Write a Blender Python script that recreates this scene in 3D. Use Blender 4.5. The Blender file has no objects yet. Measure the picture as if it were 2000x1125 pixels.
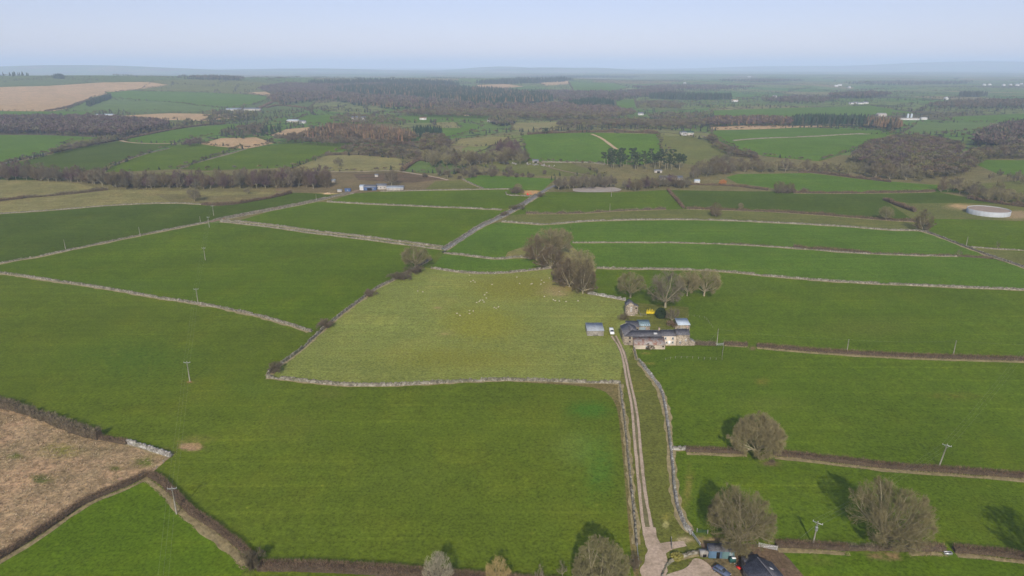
import bpy, math, random
import numpy as np
from mathutils import Vector
from mathutils.geometry import delaunay_2d_cdt

random.seed(7)
rng = np.random.default_rng(11)
R = math.radians
S = bpy.context.scene
COL = S.collection

# ------------------------------------------------------------------ camera, sky, sun, exposure
CAM_H = 120.0
PITCH = R(18.05)
FPX = 1333.0
cd = bpy.data.cameras.new('camera')
cd.sensor_width = 36.0
cd.lens = 36.0 * FPX / 2000.0
cd.clip_start = 1.0
cd.clip_end = 90000.0
cam = bpy.data.objects.new('camera', cd)
COL.objects.link(cam)
cam.location = (0, 0, CAM_H)
cam.rotation_euler = (math.pi / 2 - PITCH, 0, 0)
S.camera = cam

SUN_EL = R(31.0)
SUN_AZ = R(184.0)          # compass direction the sun stands in (0 = +Y, clockwise); it is behind the camera
w = bpy.data.worlds.new('World')
S.world = w
w.use_nodes = True
nt = w.node_tree
bg = nt.nodes['Background']
sky = nt.nodes.new('ShaderNodeTexSky')
sky.sky_type = 'NISHITA'
sky.sun_disc = False
sky.sun_elevation = SUN_EL
sky.sun_rotation = SUN_AZ
sky.altitude = 200
sky.air_density = 1.0
sky.dust_density = 0.3
sky.ozone_density = 3.0
tin = nt.nodes.new('ShaderNodeMix')
tin.data_type = 'RGBA'
tin.blend_type = 'MULTIPLY'
tin.inputs[0].default_value = 1.0
tin.inputs[7].default_value = (0.83, 0.71, 0.885, 1)
nt.links.new(sky.outputs[0], tin.inputs[6])
even_sky = nt.nodes.new('ShaderNodeMix')          # constant pale blue mixed into the sky colour to flatten its gradient
even_sky.data_type = 'RGBA'
even_sky.inputs[0].default_value = 0.45
even_sky.inputs[7].default_value = (4.6, 5.2, 6.4, 1)
nt.links.new(tin.outputs[2], even_sky.inputs[6])
nt.links.new(even_sky.outputs[2], bg.inputs[0])
bg.inputs[1].default_value = 0.10

ld = bpy.data.lights.new('sun', 'SUN')
ld.energy = 3.8
ld.angle = R(0.5)
ld.color = (1.0, 0.93, 0.82)
sun = bpy.data.objects.new('sun', ld)
COL.objects.link(sun)
sd = Vector((math.sin(SUN_AZ) * math.cos(SUN_EL), math.cos(SUN_AZ) * math.cos(SUN_EL), math.sin(SUN_EL)))
sun.rotation_euler = sd.to_track_quat('Z', 'Y').to_euler()
sun.location = (0, -50, 300)

S.view_settings.view_transform = 'Standard'
S.view_settings.look = 'None'
S.view_settings.exposure = 0.40
S.view_settings.gamma = 1.0
S.render.engine = 'CYCLES'
S.cycles.use_denoising = True
S.cycles.max_bounces = 5
S.cycles.diffuse_bounces = 2
S.cycles.glossy_bounces = 2
S.cycles.transparent_max_bounces = 6
S.cycles.volume_bounces = 1
S.cycles.volume_step_rate = 1.0
S.cycles.use_adaptive_sampling = True
S.cycles.adaptive_threshold = 0.02
HAZE_DENSITY = 1.05e-4
HAZE_COLOR = (0.63, 0.77, 1.0, 1)
HAZE_ANISO = -0.13

# ------------------------------------------------------------------ terrain and unprojection
def smooth(a, b, x):
    t = np.clip((x - a) / (b - a), 0, 1)
    return t * t * (3 - 2 * t)

BUMPS = [  # x, y, sx, sy, h
    (-2500, 3700, 1500, 900, 66), (-1100, 4300, 900, 800, 24), (-600, 5200, 1700, 900, 20),
    (-7600, 12500, 2600, 900, 128), (-4200, 14500, 2400, 900, 62),
    (-300, 16500, 1100, 800, 112), (600, 14500, 1300, 700, 84), (1700, 15500, 1100, 700, 66),
    (12500, 19000, 3800, 1500, 235), (7800, 21000, 3000, 1400, 90), (16500, 15000, 4200, 1500, 70),
    (2400, 9000, 1800, 1000, 20), (300, 5200, 900, 600, 20),
    (160, 1150, 220, 130, 16), (700, 1250, 260, 170, 8), (-40, 235, 150, 60, 2.2), (-20, 330, 110, 60, 1.6),
    (-210, 1020, 110, 60, 6), (820, 900, 200, 140, 5),
]
def hz(x, y):
    x = np.asarray(x, float); y = np.asarray(y, float)
    d = np.hypot(x, y)
    z = 0.8 * np.sin(x / 61 + 1.3) * np.sin(y / 83 + .4) * smooth(40, 200, d)
    z = z + 2.2 * np.sin(x / 170 + .3 * np.sin(y / 240)) * np.sin(y / 215 + 1.9) * smooth(350, 900, d)
    z = z + 4.0 * np.sin(x / 420 + 1) * np.sin(y / 520 + .7) * smooth(900, 2500, d)
    z = z + 7.0 * np.sin(x / 1300 + 2) * np.sin(y / 1500 + .2) * smooth(3500, 8000, d)
    for bx, by, sx, sy, h in BUMPS:
        z = z + h * np.exp(-((x - bx) / sx) ** 2 - ((y - by) / sy) ** 2)
    return z

_SB = [(bx, by, 1 / sx, 1 / sy, h) for bx, by, sx, sy, h in BUMPS]
def _sm(a, b, x):
    if x <= a: return 0.0
    if x >= b: return 1.0
    t = (x - a) / (b - a); return t * t * (3 - 2 * t)
def hz1(x, y):
    d = math.hypot(x, y); s = math.sin
    z = 0.8 * s(x / 61 + 1.3) * s(y / 83 + .4) * _sm(40, 200, d)
    if d > 350: z += 2.2 * s(x / 170 + .3 * s(y / 240)) * s(y / 215 + 1.9) * _sm(350, 900, d)
    if d > 900: z += 4.0 * s(x / 420 + 1) * s(y / 520 + .7) * _sm(900, 2500, d)
    if d > 3500: z += 7.0 * s(x / 1300 + 2) * s(y / 1500 + .2) * _sm(3500, 8000, d)
    for bx, by, ix, iy, h in _SB:
        u = (x - bx) * ix; v = (y - by) * iy
        if -5 < u < 5 and -5 < v < 5: z += h * math.exp(-u * u - v * v)
    return z
cp, sp = math.cos(PITCH), math.sin(PITCH)
def G(px, py):
    """world point on the terrain behind photograph pixel (px, py)"""
    X = (px - 1000) / FPX; U = (562.5 - py) / FPX
    a, b, c = X, cp + U * sp, -sp + U * cp
    t = 60.0; prev = t
    while t < 34000:
        if CAM_H + c * t < hz1(a * t, b * t):
            lo, hi = prev, t
            for _ in range(20):
                m = (lo + hi) / 2
                if CAM_H + c * m < hz1(a * m, b * m): hi = m
                else: lo = m
            return (a * hi, b * hi)
        prev = t
        t *= 1.02
    return (a * 34000, b * 34000)
def GP(pts): return [G(*p) for p in pts]
def GZ(px, py, dz=0.0):
    x, y = G(px, py)
    return (x, y, hz1(x, y) + dz)
def ppm(px, py):
    """photograph pixels per metre at that ground point"""
    x, y = G(px, py); z = hz1(x, y)
    return FPX / (y * cp + (CAM_H - z) * sp)
def dist_of(x, y): return math.hypot(x, y)

# ------------------------------------------------------------------ materials
def new_mat(name):
    m = bpy.data.materials.new(name); m.use_nodes = True
    n = m.node_tree; b = n.nodes['Principled BSDF']
    b.inputs['Specular IOR Level'].default_value = 0.15
    return m, n, b
def nd(n, t, **k):
    o = n.nodes.new(t)
    for a, v in k.items(): setattr(o, a, v)
    return o
def noise(n, scale, detail=3, rough=.55, coord=None, vec=None):
    t = nd(n, 'ShaderNodeTexNoise'); t.inputs['Scale'].default_value = scale
    t.inputs['Detail'].default_value = detail; t.inputs['Roughness'].default_value = rough
    if vec is not None: n.links.new(vec, t.inputs['Vector'])
    return t
def mixc(n, fac, a, b, mode='MIX'):
    m = nd(n, 'ShaderNodeMix', data_type='RGBA', blend_type=mode)
    for i, v in ((0, fac), (6, a), (7, b)):
        if hasattr(v, 'default_value') or hasattr(v, 'links'): n.links.new(v, m.inputs[i])
        elif isinstance(v, (int, float)): m.inputs[i].default_value = v
        else: m.inputs[i].default_value = (v[0], v[1], v[2], 1)
    return m.outputs[2]
def ramp(n, fac, stops):
    r = nd(n, 'ShaderNodeValToRGB'); n.links.new(fac, r.inputs[0])
    e = r.color_ramp.elements
    while len(e) < len(stops): e.new(0.5)
    for i, (p, c) in enumerate(stops):
        e[i].position = p; e[i].color = (c[0], c[1], c[2], 1) if not isinstance(c, (int, float)) else (c, c, c, 1)
    return r.outputs[0]
def simple(name, c, var=.25, scale=1.0, rough=.85, bump=0.0, metal=0.0, spec=.15, rnd=0.0, detail=4):
    m, n, b = new_mat(name)
    g = nd(n, 'ShaderNodeNewGeometry')
    t = noise(n, scale, detail, .6, vec=g.outputs['Position'])
    lo = tuple(v * (1 - var) for v in c); hi = tuple(min(1, v * (1 + var)) for v in c)
    col = ramp(n, t.outputs[0], [(.3, lo), (.7, hi)])
    if rnd:
        oi = nd(n, 'ShaderNodeObjectInfo')
        hs = nd(n, 'ShaderNodeHueSaturation'); mp = nd(n, 'ShaderNodeMapRange')
        mp.inputs[3].default_value = 1 - rnd; mp.inputs[4].default_value = 1 + rnd
        n.links.new(oi.outputs['Random'], mp.inputs[0]); n.links.new(mp.outputs[0], hs.inputs['Value'])
        mp2 = nd(n, 'ShaderNodeMapRange'); mp2.inputs[3].default_value = .485; mp2.inputs[4].default_value = .512
        ma = nd(n, 'ShaderNodeMath', operation='MULTIPLY'); ma.inputs[1].default_value = 17.3
        fr = nd(n, 'ShaderNodeMath', operation='FRACT')
        n.links.new(oi.outputs['Random'], ma.inputs[0]); n.links.new(ma.outputs[0], fr.inputs[0])
        n.links.new(fr.outputs[0], mp2.inputs[0]); n.links.new(mp2.outputs[0], hs.inputs['Hue'])
        n.links.new(col, hs.inputs['Color']); col = hs.outputs[0]
    n.links.new(col, b.inputs['Base Color'])
    b.inputs['Roughness'].default_value = rough; b.inputs['Metallic'].default_value = metal
    b.inputs['Specular IOR Level'].default_value = spec
    if bump:
        bp = nd(n, 'ShaderNodeBump'); bp.inputs['Strength'].default_value = bump; bp.inputs['Distance'].default_value = .1
        n.links.new(t.outputs[0], bp.inputs['Height']); n.links.new(bp.outputs[0], b.inputs['Normal'])
    return m
def tinted(name, rough=.9, scale=.5, var=.3):
    """colour from the per-face attribute 'tint' broken up by noise"""
    m, n, b = new_mat(name)
    a = nd(n, 'ShaderNodeAttribute'); a.attribute_name = 'tint'
    g = nd(n, 'ShaderNodeNewGeometry')
    t = noise(n, scale, 4, .6, vec=g.outputs['Position'])
    f = ramp(n, t.outputs[0], [(.3, 1 - var), (.7, 1 + var)])
    n.links.new(mixc(n, 1.0, a.outputs[0], f, 'MULTIPLY'), b.inputs['Base Color'])
    b.inputs['Roughness'].default_value = rough
    b.inputs['Specular IOR Level'].default_value = .05
    return m

def ground_material():
    m, n, b = new_mat('pasture_ground')
    L = n.links
    g = nd(n, 'ShaderNodeNewGeometry'); P = g.outputs['Position']
    tint = nd(n, 'ShaderNodeAttribute'); tint.attribute_name = 'tint'      # rgb field colour, alpha = roughness of sward
    patch = nd(n, 'ShaderNodeAttribute'); patch.attribute_name = 'patch'    # rgb worn colour, alpha = how worn
    base = tint.outputs[0]
    # far countryside: small fields of many greens and browns
    mp = nd(n, 'ShaderNodeMapping'); mp.inputs['Scale'].default_value = (1 / 300, 1 / 420, 0)
    L.new(P, mp.inputs[0])
    wn = noise(n, 2.0, 2, vec=mp.outputs[0])
    wv = nd(n, 'ShaderNodeVectorMath', operation='MULTIPLY_ADD'); wv.inputs[1].default_value = (.35, .35, 0)
    L.new(wn.outputs['Color'], wv.inputs[0]); L.new(mp.outputs[0], wv.inputs[2])
    vo = nd(n, 'ShaderNodeTexVoronoi'); vo.inputs['Scale'].default_value = 1.0; L.new(wv.outputs[0], vo.inputs['Vector'])
    sep = nd(n, 'ShaderNodeSeparateColor'); L.new(vo.outputs['Color'], sep.inputs[0])
    fields = ramp(n, sep.outputs[0], [(0.0, (.070, .145, .024)), (.25, (.105, .155, .034)), (.45, (.150, .160, .055)),
                                      (.62, (.075, .135, .026)), (.80, (.21, .175, .08)), (1.0, (.075, .070, .040))])
    ve = nd(n, 'ShaderNodeTexVoronoi', feature='DISTANCE_TO_EDGE'); L.new(wv.outputs[0], ve.inputs['Vector'])
    edge = ramp(n, ve.outputs['Distance'], [(0.02, 1.0), (.045, 0.0)])
    fields = mixc(n, edge, fields, (.035, .042, .022))
    wood = noise(n, 1 / 900, 5, .6, vec=P)
    wmask = ramp(n, wood.outputs[0], [(.58, 0.0), (.62, .8)])
    wcol = ramp(n, sep.outputs[1], [(0.2, (.035, .045, .025)), (.7, (.065, .055, .04))])
    fields = mixc(n, wmask, fields, wcol)
    far = nd(n, 'ShaderNodeAttribute'); far.attribute_name = 'far'
    base = mixc(n, far.outputs['Fac'], base, fields)
    # mottling of the sward at several sizes
    n1 = noise(n, 1 / 55, 5, .62, vec=P); f1 = ramp(n, n1.outputs[0], [(.3, .88), (.7, 1.13)])
    n2 = noise(n, 1 / 5.5, 6, .7, vec=P); f2 = ramp(n, n2.outputs[0], [(.3, .88), (.7, 1.12)])
    n3 = noise(n, 1.1, 6, .8, vec=P); f3 = ramp(n, n3.outputs[0], [(.32, .50), (.68, 1.58)])
    # mowing / rolling lines, faint
    mps = nd(n, 'ShaderNodeMapping'); mps.inputs['Rotation'].default_value = (0, 0, R(12)); mps.inputs['Scale'].default_value = (.006, .42, 1)
    L.new(P, mps.inputs[0]); ns = noise(n, 1.0, 3, .6, vec=mps.outputs[0]); fs = ramp(n, ns.outputs[0], [(.35, .945), (.65, 1.06)])
    c = mixc(n, 1.0, base, f1, 'MULTIPLY'); c = mixc(n, 1.0, c, f2, 'MULTIPLY'); c = mixc(n, 1.0, c, fs, 'MULTIPLY')
    # yellower and thinner sward in drifts
    n4 = noise(n, 1 / 28, 5, .65, vec=P); d4 = ramp(n, n4.outputs[0], [(.48, 0.0), (.72, .38)])
    hue = mixc(n, 1.0, c, (1.45, 1.12, 1.15), 'MULTIPLY')
    c = mixc(n, d4, c, hue)
    fv = nd(n, 'ShaderNodeTexVoronoi'); fv.inputs['Scale'].default_value = .16; L.new(P, fv.inputs['Vector'])
    fsep = nd(n, 'ShaderNodeSeparateColor'); L.new(fv.outputs['Color'], fsep.inputs[0])
    fm = nd(n, 'ShaderNodeMath', operation='MULTIPLY'); L.new(ramp(n, fv.outputs['Distance'], [(.05, 1.0), (.13, 0.0)]), fm.inputs[0]); L.new(ramp(n, fsep.outputs[0], [(.62, 0.0), (.9, .55)]), fm.inputs[1])
    c = mixc(n, fm.outputs[0], c, mixc(n, 1.0, c, (1.9, 1.55, 2.2), 'MULTIPLY'))
    wl = nd(n, 'ShaderNodeTexWave', wave_type='BANDS', bands_direction='Y'); wl.inputs['Scale'].default_value = .026; wl.inputs['Distortion'].default_value = 2.2; wl.inputs['Detail'].default_value = 1.0; wl.inputs['Detail Scale'].default_value = .3
    L.new(P, wl.inputs['Vector'])
    wm = nd(n, 'ShaderNodeMath', operation='MULTIPLY'); L.new(ramp(n, wl.outputs['Fac'], [(.955, 0.0), (.99, .5)]), wm.inputs[0]); L.new(ramp(n, n1.outputs[0], [(.42, 0.0), (.6, 1.0)]), wm.inputs[1])
    c = mixc(n, wm.outputs[0], c, mixc(n, 1.0, c, (1.35, 1.25, 1.3), 'MULTIPLY'))
    # rough ground: strong tussocks
    nr = noise(n, .55, 7, .78, vec=P); fr = ramp(n, nr.outputs[0], [(.32, (.30, .28, .26)), (.5, (.95, .95, .93)), (.68, (1.7, 1.62, 1.5))])
    nr2 = noise(n, 1 / 16, 5, .7, vec=P); fr2 = ramp(n, nr2.outputs[0], [(.35, (.62, .66, .58)), (.6, (1.15, 1.12, 1.1))])
    rough = mixc(n, 1.0, mixc(n, 1.0, c, fr, 'MULTIPLY'), fr2, 'MULTIPLY')
    c = mixc(n, 1.0, c, f3, 'MULTIPLY')
    c = mixc(n, tint.outputs['Alpha'], c, rough)
    # worn patches with ragged edges
    np_ = noise(n, .45, 6, .75, vec=P)
    add = nd(n, 'ShaderNodeMath', operation='MULTIPLY_ADD'); L.new(np_.outputs[0], add.inputs[0]); add.inputs[1].default_value = 1.1
    sub = nd(n, 'ShaderNodeMath', operation='SUBTRACT'); L.new(patch.outputs['Alpha'], sub.inputs[0]); sub.inputs[1].default_value = .55
    L.new(sub.outputs[0], add.inputs[2])
    soft = nd(n, 'ShaderNodeMath', operation='MULTIPLY'); L.new(patch.outputs['Alpha'], soft.inputs[0]); soft.inputs[1].default_value = 2.0; soft.use_clamp = True
    pm = nd(n, 'ShaderNodeMath', operation='MULTIPLY'); L.new(ramp(n, add.outputs[0], [(.12, 0.0), (.55, 1.0)]), pm.inputs[0]); L.new(soft.outputs[0], pm.inputs[1])
    pc = mixc(n, 1.0, patch.outputs[0], f3, 'MULTIPLY')
    c = mixc(n, pm.outputs[0], c, pc)
    L.new(c, b.inputs['Base Color'])
    b.inputs['Roughness'].default_value = .95; b.inputs['Specular IOR Level'].default_value = .02
    bp = nd(n, 'ShaderNodeBump'); bp.inputs['Strength'].default_value = .35; bp.inputs['Distance'].default_value = .25
    L.new(n3.outputs[0], bp.inputs['Height']); L.new(bp.outputs[0], b.inputs['Normal'])
    return m

def stone_material(name, c, c2, scale=1.6):
    m, n, b = new_mat(name)
    g = nd(n, 'ShaderNodeNewGeometry')
    v = nd(n, 'ShaderNodeTexVoronoi'); v.inputs['Scale'].default_value = scale; n.links.new(g.outputs['Position'], v.inputs['Vector'])
    sc = nd(n, 'ShaderNodeSeparateColor'); n.links.new(v.outputs['Color'], sc.inputs[0])
    col = ramp(n, sc.outputs[0], [(0, tuple(k * .55 for k in c)), (.5, c), (1, c2)])
    t = noise(n, .35, 5, .7, vec=g.outputs['Position'])
    col = mixc(n, 1.0, col, ramp(n, t.outputs[0], [(.3, .7), (.7, 1.2)]), 'MULTIPLY')
    if 'dry_stone' in name:
        t2 = noise(n, .09, 6, .75, vec=g.outputs['Position'])
        col = mixc(n, ramp(n, t2.outputs[0], [(.50, 0.0), (.66, .75)]), col, (.10, .105, .045))
    n.links.new(col, b.inputs['Base Color']); b.inputs['Roughness'].default_value = .9
    return m
def corrugated(name, c, rust=None, rust_amt=.5, width=.18, axis='X', rough=.6, metal=0.0):
    m, n, b = new_mat(name)
    tc = nd(n, 'ShaderNodeTexCoord')
    wv = nd(n, 'ShaderNodeTexWave', wave_type='BANDS', bands_direction=axis); wv.inputs['Scale'].default_value = 1 / (width * 6.28) * 3
    n.links.new(tc.outputs['Object'], wv.inputs['Vector'])
    t = noise(n, .45, 6, .7, vec=tc.outputs['Object'])
    a = ramp(n, t.outputs[0], [(.3, tuple(k * .8 for k in c)), (.7, tuple(min(1, k * 1.15) for k in c))])
    a = mixc(n, 1.0, a, ramp(n, wv.outputs['Fac'], [(.0, .82), (1, 1.08)]), 'MULTIPLY')
    if rust:
        t2 = noise(n, .7, 8, .75, vec=tc.outputs['Object'])
        a = mixc(n, ramp(n, t2.outputs[0], [(rust_amt - .08, 1.0), (rust_amt + .08, 0.0)]), a, rust)
    n.links.new(a, b.inputs['Base Color']); b.inputs['Roughness'].default_value = rough; b.inputs['Metallic'].default_value = metal
    bp = nd(n, 'ShaderNodeBump'); bp.inputs['Strength'].default_value = .4; bp.inputs['Distance'].default_value = .05
    n.links.new(wv.outputs['Fac'], bp.inputs['Height']); n.links.new(bp.outputs[0], b.inputs['Normal'])
    return m
def slates(name, c):
    m, n, b = new_mat(name)
    tc = nd(n, 'ShaderNodeTexCoord')
    br = nd(n, 'ShaderNodeTexBrick'); br.inputs['Scale'].default_value = 1.6; br.inputs['Mortar Size'].default_value = .03
    br.inputs['Color1'].default_value = (*[k * .75 for k in c], 1); br.inputs['Color2'].default_value = (*[k * 1.25 for k in c], 1)
    br.inputs['Mortar'].default_value = (*[k * .4 for k in c], 1)
    n.links.new(tc.outputs['Object'], br.inputs['Vector'])
    t = noise(n, .8, 6, .7, vec=tc.outputs['Object'])
    a = mixc(n, 1.0, br.outputs[0], ramp(n, t.outputs[0], [(.35, .7), (.65, 1.35)]), 'MULTIPLY')
    n.links.new(a, b.inputs['Base Color']); b.inputs['Roughness'].default_value = .6
    return m

M = {}
M['ground'] = ground_material()
M['wallstone'] = stone_material('dry_stone', (.165, .145, .105), (.29, .265, .21), 1.5)
M['wallpale'] = stone_material('pale_dry_stone', (.235, .215, .185), (.38, .365, .33), 1.8)
M['housestone'] = stone_material('sandstone_wall', (.30, .245, .18), (.38, .32, .245), 2.2)
M['whitewash'] = simple('cream_render', (.50, .42, .33), .12, .8)
M['hedge'] = simple('hedge_twigs', (.115, .085, .052), .35, .5, rnd=.10)
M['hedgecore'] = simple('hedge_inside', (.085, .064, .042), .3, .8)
M['hedgegrey'] = simple('thorn_twigs', (.135, .108, .066), .3, .4, rnd=.12)
M['drygrass'] = simple('dry_grass', (.255, .205, .105), .35, .7)
M['bark_grey'] = simple('grey_bark', (.27, .235, .15), .25, 1.5, rnd=.1)
M['twig_olive'] = simple('olive_twigs', (.205, .180, .085), .25, .3, rnd=.14)
M['twig_brown'] = simple('brown_twigs', (.135, .103, .056), .3, .3, rnd=.18)
M['twig_grey'] = simple('grey_twigs', (.155, .132, .085), .3, .3, rnd=.18)
M['twig_purple'] = simple('purple_twigs', (.125, .080, .072), .3, .3, rnd=.12)
M['twig_pale'] = simple('pale_twigs', (.33, .29, .20), .2, .4)
M['twig_yellow'] = simple('straw_twigs', (.36, .27, .11), .2, .4)
M['greenroof'] = simple('green_sheet', (.07, .13, .09), .2, .3)
M['twig_orange'] = simple('orange_twigs', (.50, .20, .06), .2, .3)
M['pine'] = simple('pine_needles', (.040, .060, .026), .3, .4, rnd=.2)
M['ever'] = simple('evergreen_leaves', (.020, .035, .012), .4, 2)
M['yellow'] = simple('yellow_blossom', (.55, .42, .02), .3, 3)
M['fartree'] = tinted('woodland_foliage', scale=.2, var=.35)
M['hedgemix'] = tinted('hedge_twig_mix', scale=.35, var=.25)
M['gravel'] = simple('track_gravel', (.39, .295, .215), .25, 1.3, detail=8)
_n = M['gravel'].node_tree; _b = _n.nodes['Principled BSDF']; _src = _b.inputs['Base Color'].links[0].from_socket
_g = nd(_n, 'ShaderNodeNewGeometry'); _t = noise(_n, .22, 7, .78, vec=_g.outputs['Position'])
_n.links.new(mixc(_n, ramp(_n, _t.outputs[0], [(.50, 0.0), (.68, .8)]), _src, (.19, .145, .085)), _b.inputs['Base Color'])
M['mud'] = simple('bare_earth', (.20, .135, .080), .3, .5, detail=7)
M['asphalt'] = simple('lane_asphalt', (.15, .14, .125), .2, .6)
M['verge'] = simple('verge_grass', (.17, .155, .07), .35, .5, detail=6)
M['wood'] = simple('weathered_wood', (.26, .235, .20), .25, 2)
M['polewood'] = simple('pole_timber', (.34, .31, .26), .2, 2)
M['metal'] = simple('galvanised_steel', (.45, .46, .46), .15, 2, rough=.45, metal=.6)
M['wire'] = simple('line_wire', (.22, .23, .2), .1, 1, rough=.5)
M['insul'] = simple('glazed_insulator', (.5, .46, .42), .1, 1, rough=.3)
M['slate'] = slates('slate_roof', (.125, .120, .128))
M['slate3'] = slates('lichened_slate_roof', (.175, .165, .175))
M['slate2'] = slates('old_slate_roof', (.12, .115, .12))
M['rustroof'] = corrugated('rusty_sheet', (.34, .315, .285), (.23, .115, .075), .49)
M['greyroof'] = corrugated('fibre_cement_sheet', (.32, .35, .38), (.2, .17, .15), .40)
M['blueroof'] = corrugated('pale_blue_sheet', (.46, .52, .57), None)
M['tealroof'] = corrugated('teal_sheet', (.20, .28, .29), (.10, .13, .13), .42)
M['tealwall'] = corrugated('blue_grey_boards', (.23, .28, .29), None, width=.3)
M['bluewood'] = corrugated('blue_painted_boards', (.10, .17, .25), None, width=.25)
M['greenboard'] = corrugated('blue_green_boards', (.12, .20, .20), None, width=.25)
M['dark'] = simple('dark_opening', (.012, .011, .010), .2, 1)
M['glass'] = simple('window_glass', (.03, .035, .04), .1, 1, rough=.12, spec=.6)
M['white'] = simple('white_paint', (.74, .74, .73), .05, .7, rough=.35, spec=.4)
M['whitewool'] = simple('cream_fleece', (.42, .37, .25), .12, 6)
M['blackface'] = simple('sheep_face', (.30, .26, .21), .2, 6)
M['carpaint'] = simple('blue_grey_car_paint', (.075, .095, .15), .06, .5, rough=.25, spec=.6)
M['tyre'] = simple('tyre_rubber', (.02, .02, .02), .2, 4)
M['red'] = simple('red_plastic', (.60, .03, .02), .15, 2, rough=.5)
M['bluepaint'] = simple('blue_sheet', (.07, .11, .21), .2, 1)
M['tank'] = simple('tank_panels', (.36, .375, .385), .08, .25, rough=.5)
M['slurry'] = simple('tank_crust', (.27, .205, .155), .2, .35, detail=7)
M['greentank'] = simple('dark_green_sheet', (.02, .07, .06), .3, 1)
M['sand'] = simple('sand_heap', (.38, .27, .16), .2, .5)
M['farwall'] = simple('pale_far_wall', (.36, .33, .29), .1, .3)
M['farroof'] = simple('grey_far_roof', (.17, .175, .19), .15, .3)
M['farwhite'] = simple('white_far_wall', (.46, .45, .43), .05, .3)
M['rock'] = stone_material('limestone', (.24, .22, .19), (.33, .31, .28), .8)
M['palewater'] = simple('pale_yard', (.30, .255, .21), .12, .2)
M['puddle'] = simple('puddle_stone', (.36, .35, .36), .15, 1.0)

# ------------------------------------------------------------------ mesh helpers
def tag(o, label=None, cat=None, group=None, kind=None):
    if label: o['label'] = label
    if cat: o['category'] = cat
    if group: o['group'] = group
    if kind: o['kind'] = kind
    return o
def mesh_np(name, V, F, mats, mi=None, fcol=None, smooth_=False):
    """V (n,3); F array (m,k) or list of such arrays"""
    if not isinstance(F, list): F = [F]
    F = [np.asarray(f, np.int32) for f in F if len(f)]
    V = np.asarray(V, np.float32)
    me = bpy.data.meshes.new(name)
    me.vertices.add(len(V)); me.vertices.foreach_set('co', V.ravel())
    nl = sum(f.size for f in F); npoly = sum(len(f) for f in F)
    me.loops.add(nl); me.polygons.add(npoly)
    me.loops.foreach_set('vertex_index', np.concatenate([f.ravel() for f in F]))
    tot = np.concatenate([np.full(len(f), f.shape[1], np.int32) for f in F])
    st = np.concatenate([[0], np.cumsum(tot)[:-1]]).astype(np.int32)
    me.polygons.foreach_set('loop_start', st); me.polygons.foreach_set('loop_total', tot)
    if mi is not None: me.polygons.foreach_set('material_index', np.asarray(mi, np.int32))
    if smooth_: me.polygons.foreach_set('use_smooth', np.ones(npoly, bool))
    if fcol is not None:
        fc = np.asarray(fcol, np.float32)
        if fc.shape[1] == 3: fc = np.hstack([fc, np.ones((len(fc), 1), np.float32)])
        a = me.color_attributes.new('tint', 'FLOAT_COLOR', 'CORNER')
        a.data.foreach_set('color', np.repeat(fc, tot, axis=0).ravel())
    for m in (mats if isinstance(mats, (list, tuple)) else [mats]): me.materials.append(m)
    me.update(calc_edges=True)
    return me
def link(name, me, parent=None, loc=(0, 0, 0), rz=0.0):
    o = bpy.data.objects.new(name, me); COL.objects.link(o)
    o.location = loc; o.rotation_euler = (0, 0, rz)
    if parent is not None: o.parent = parent
    return o
def empty(name, loc, rz=0.0):
    return link(name, None, None, loc, rz)

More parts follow.
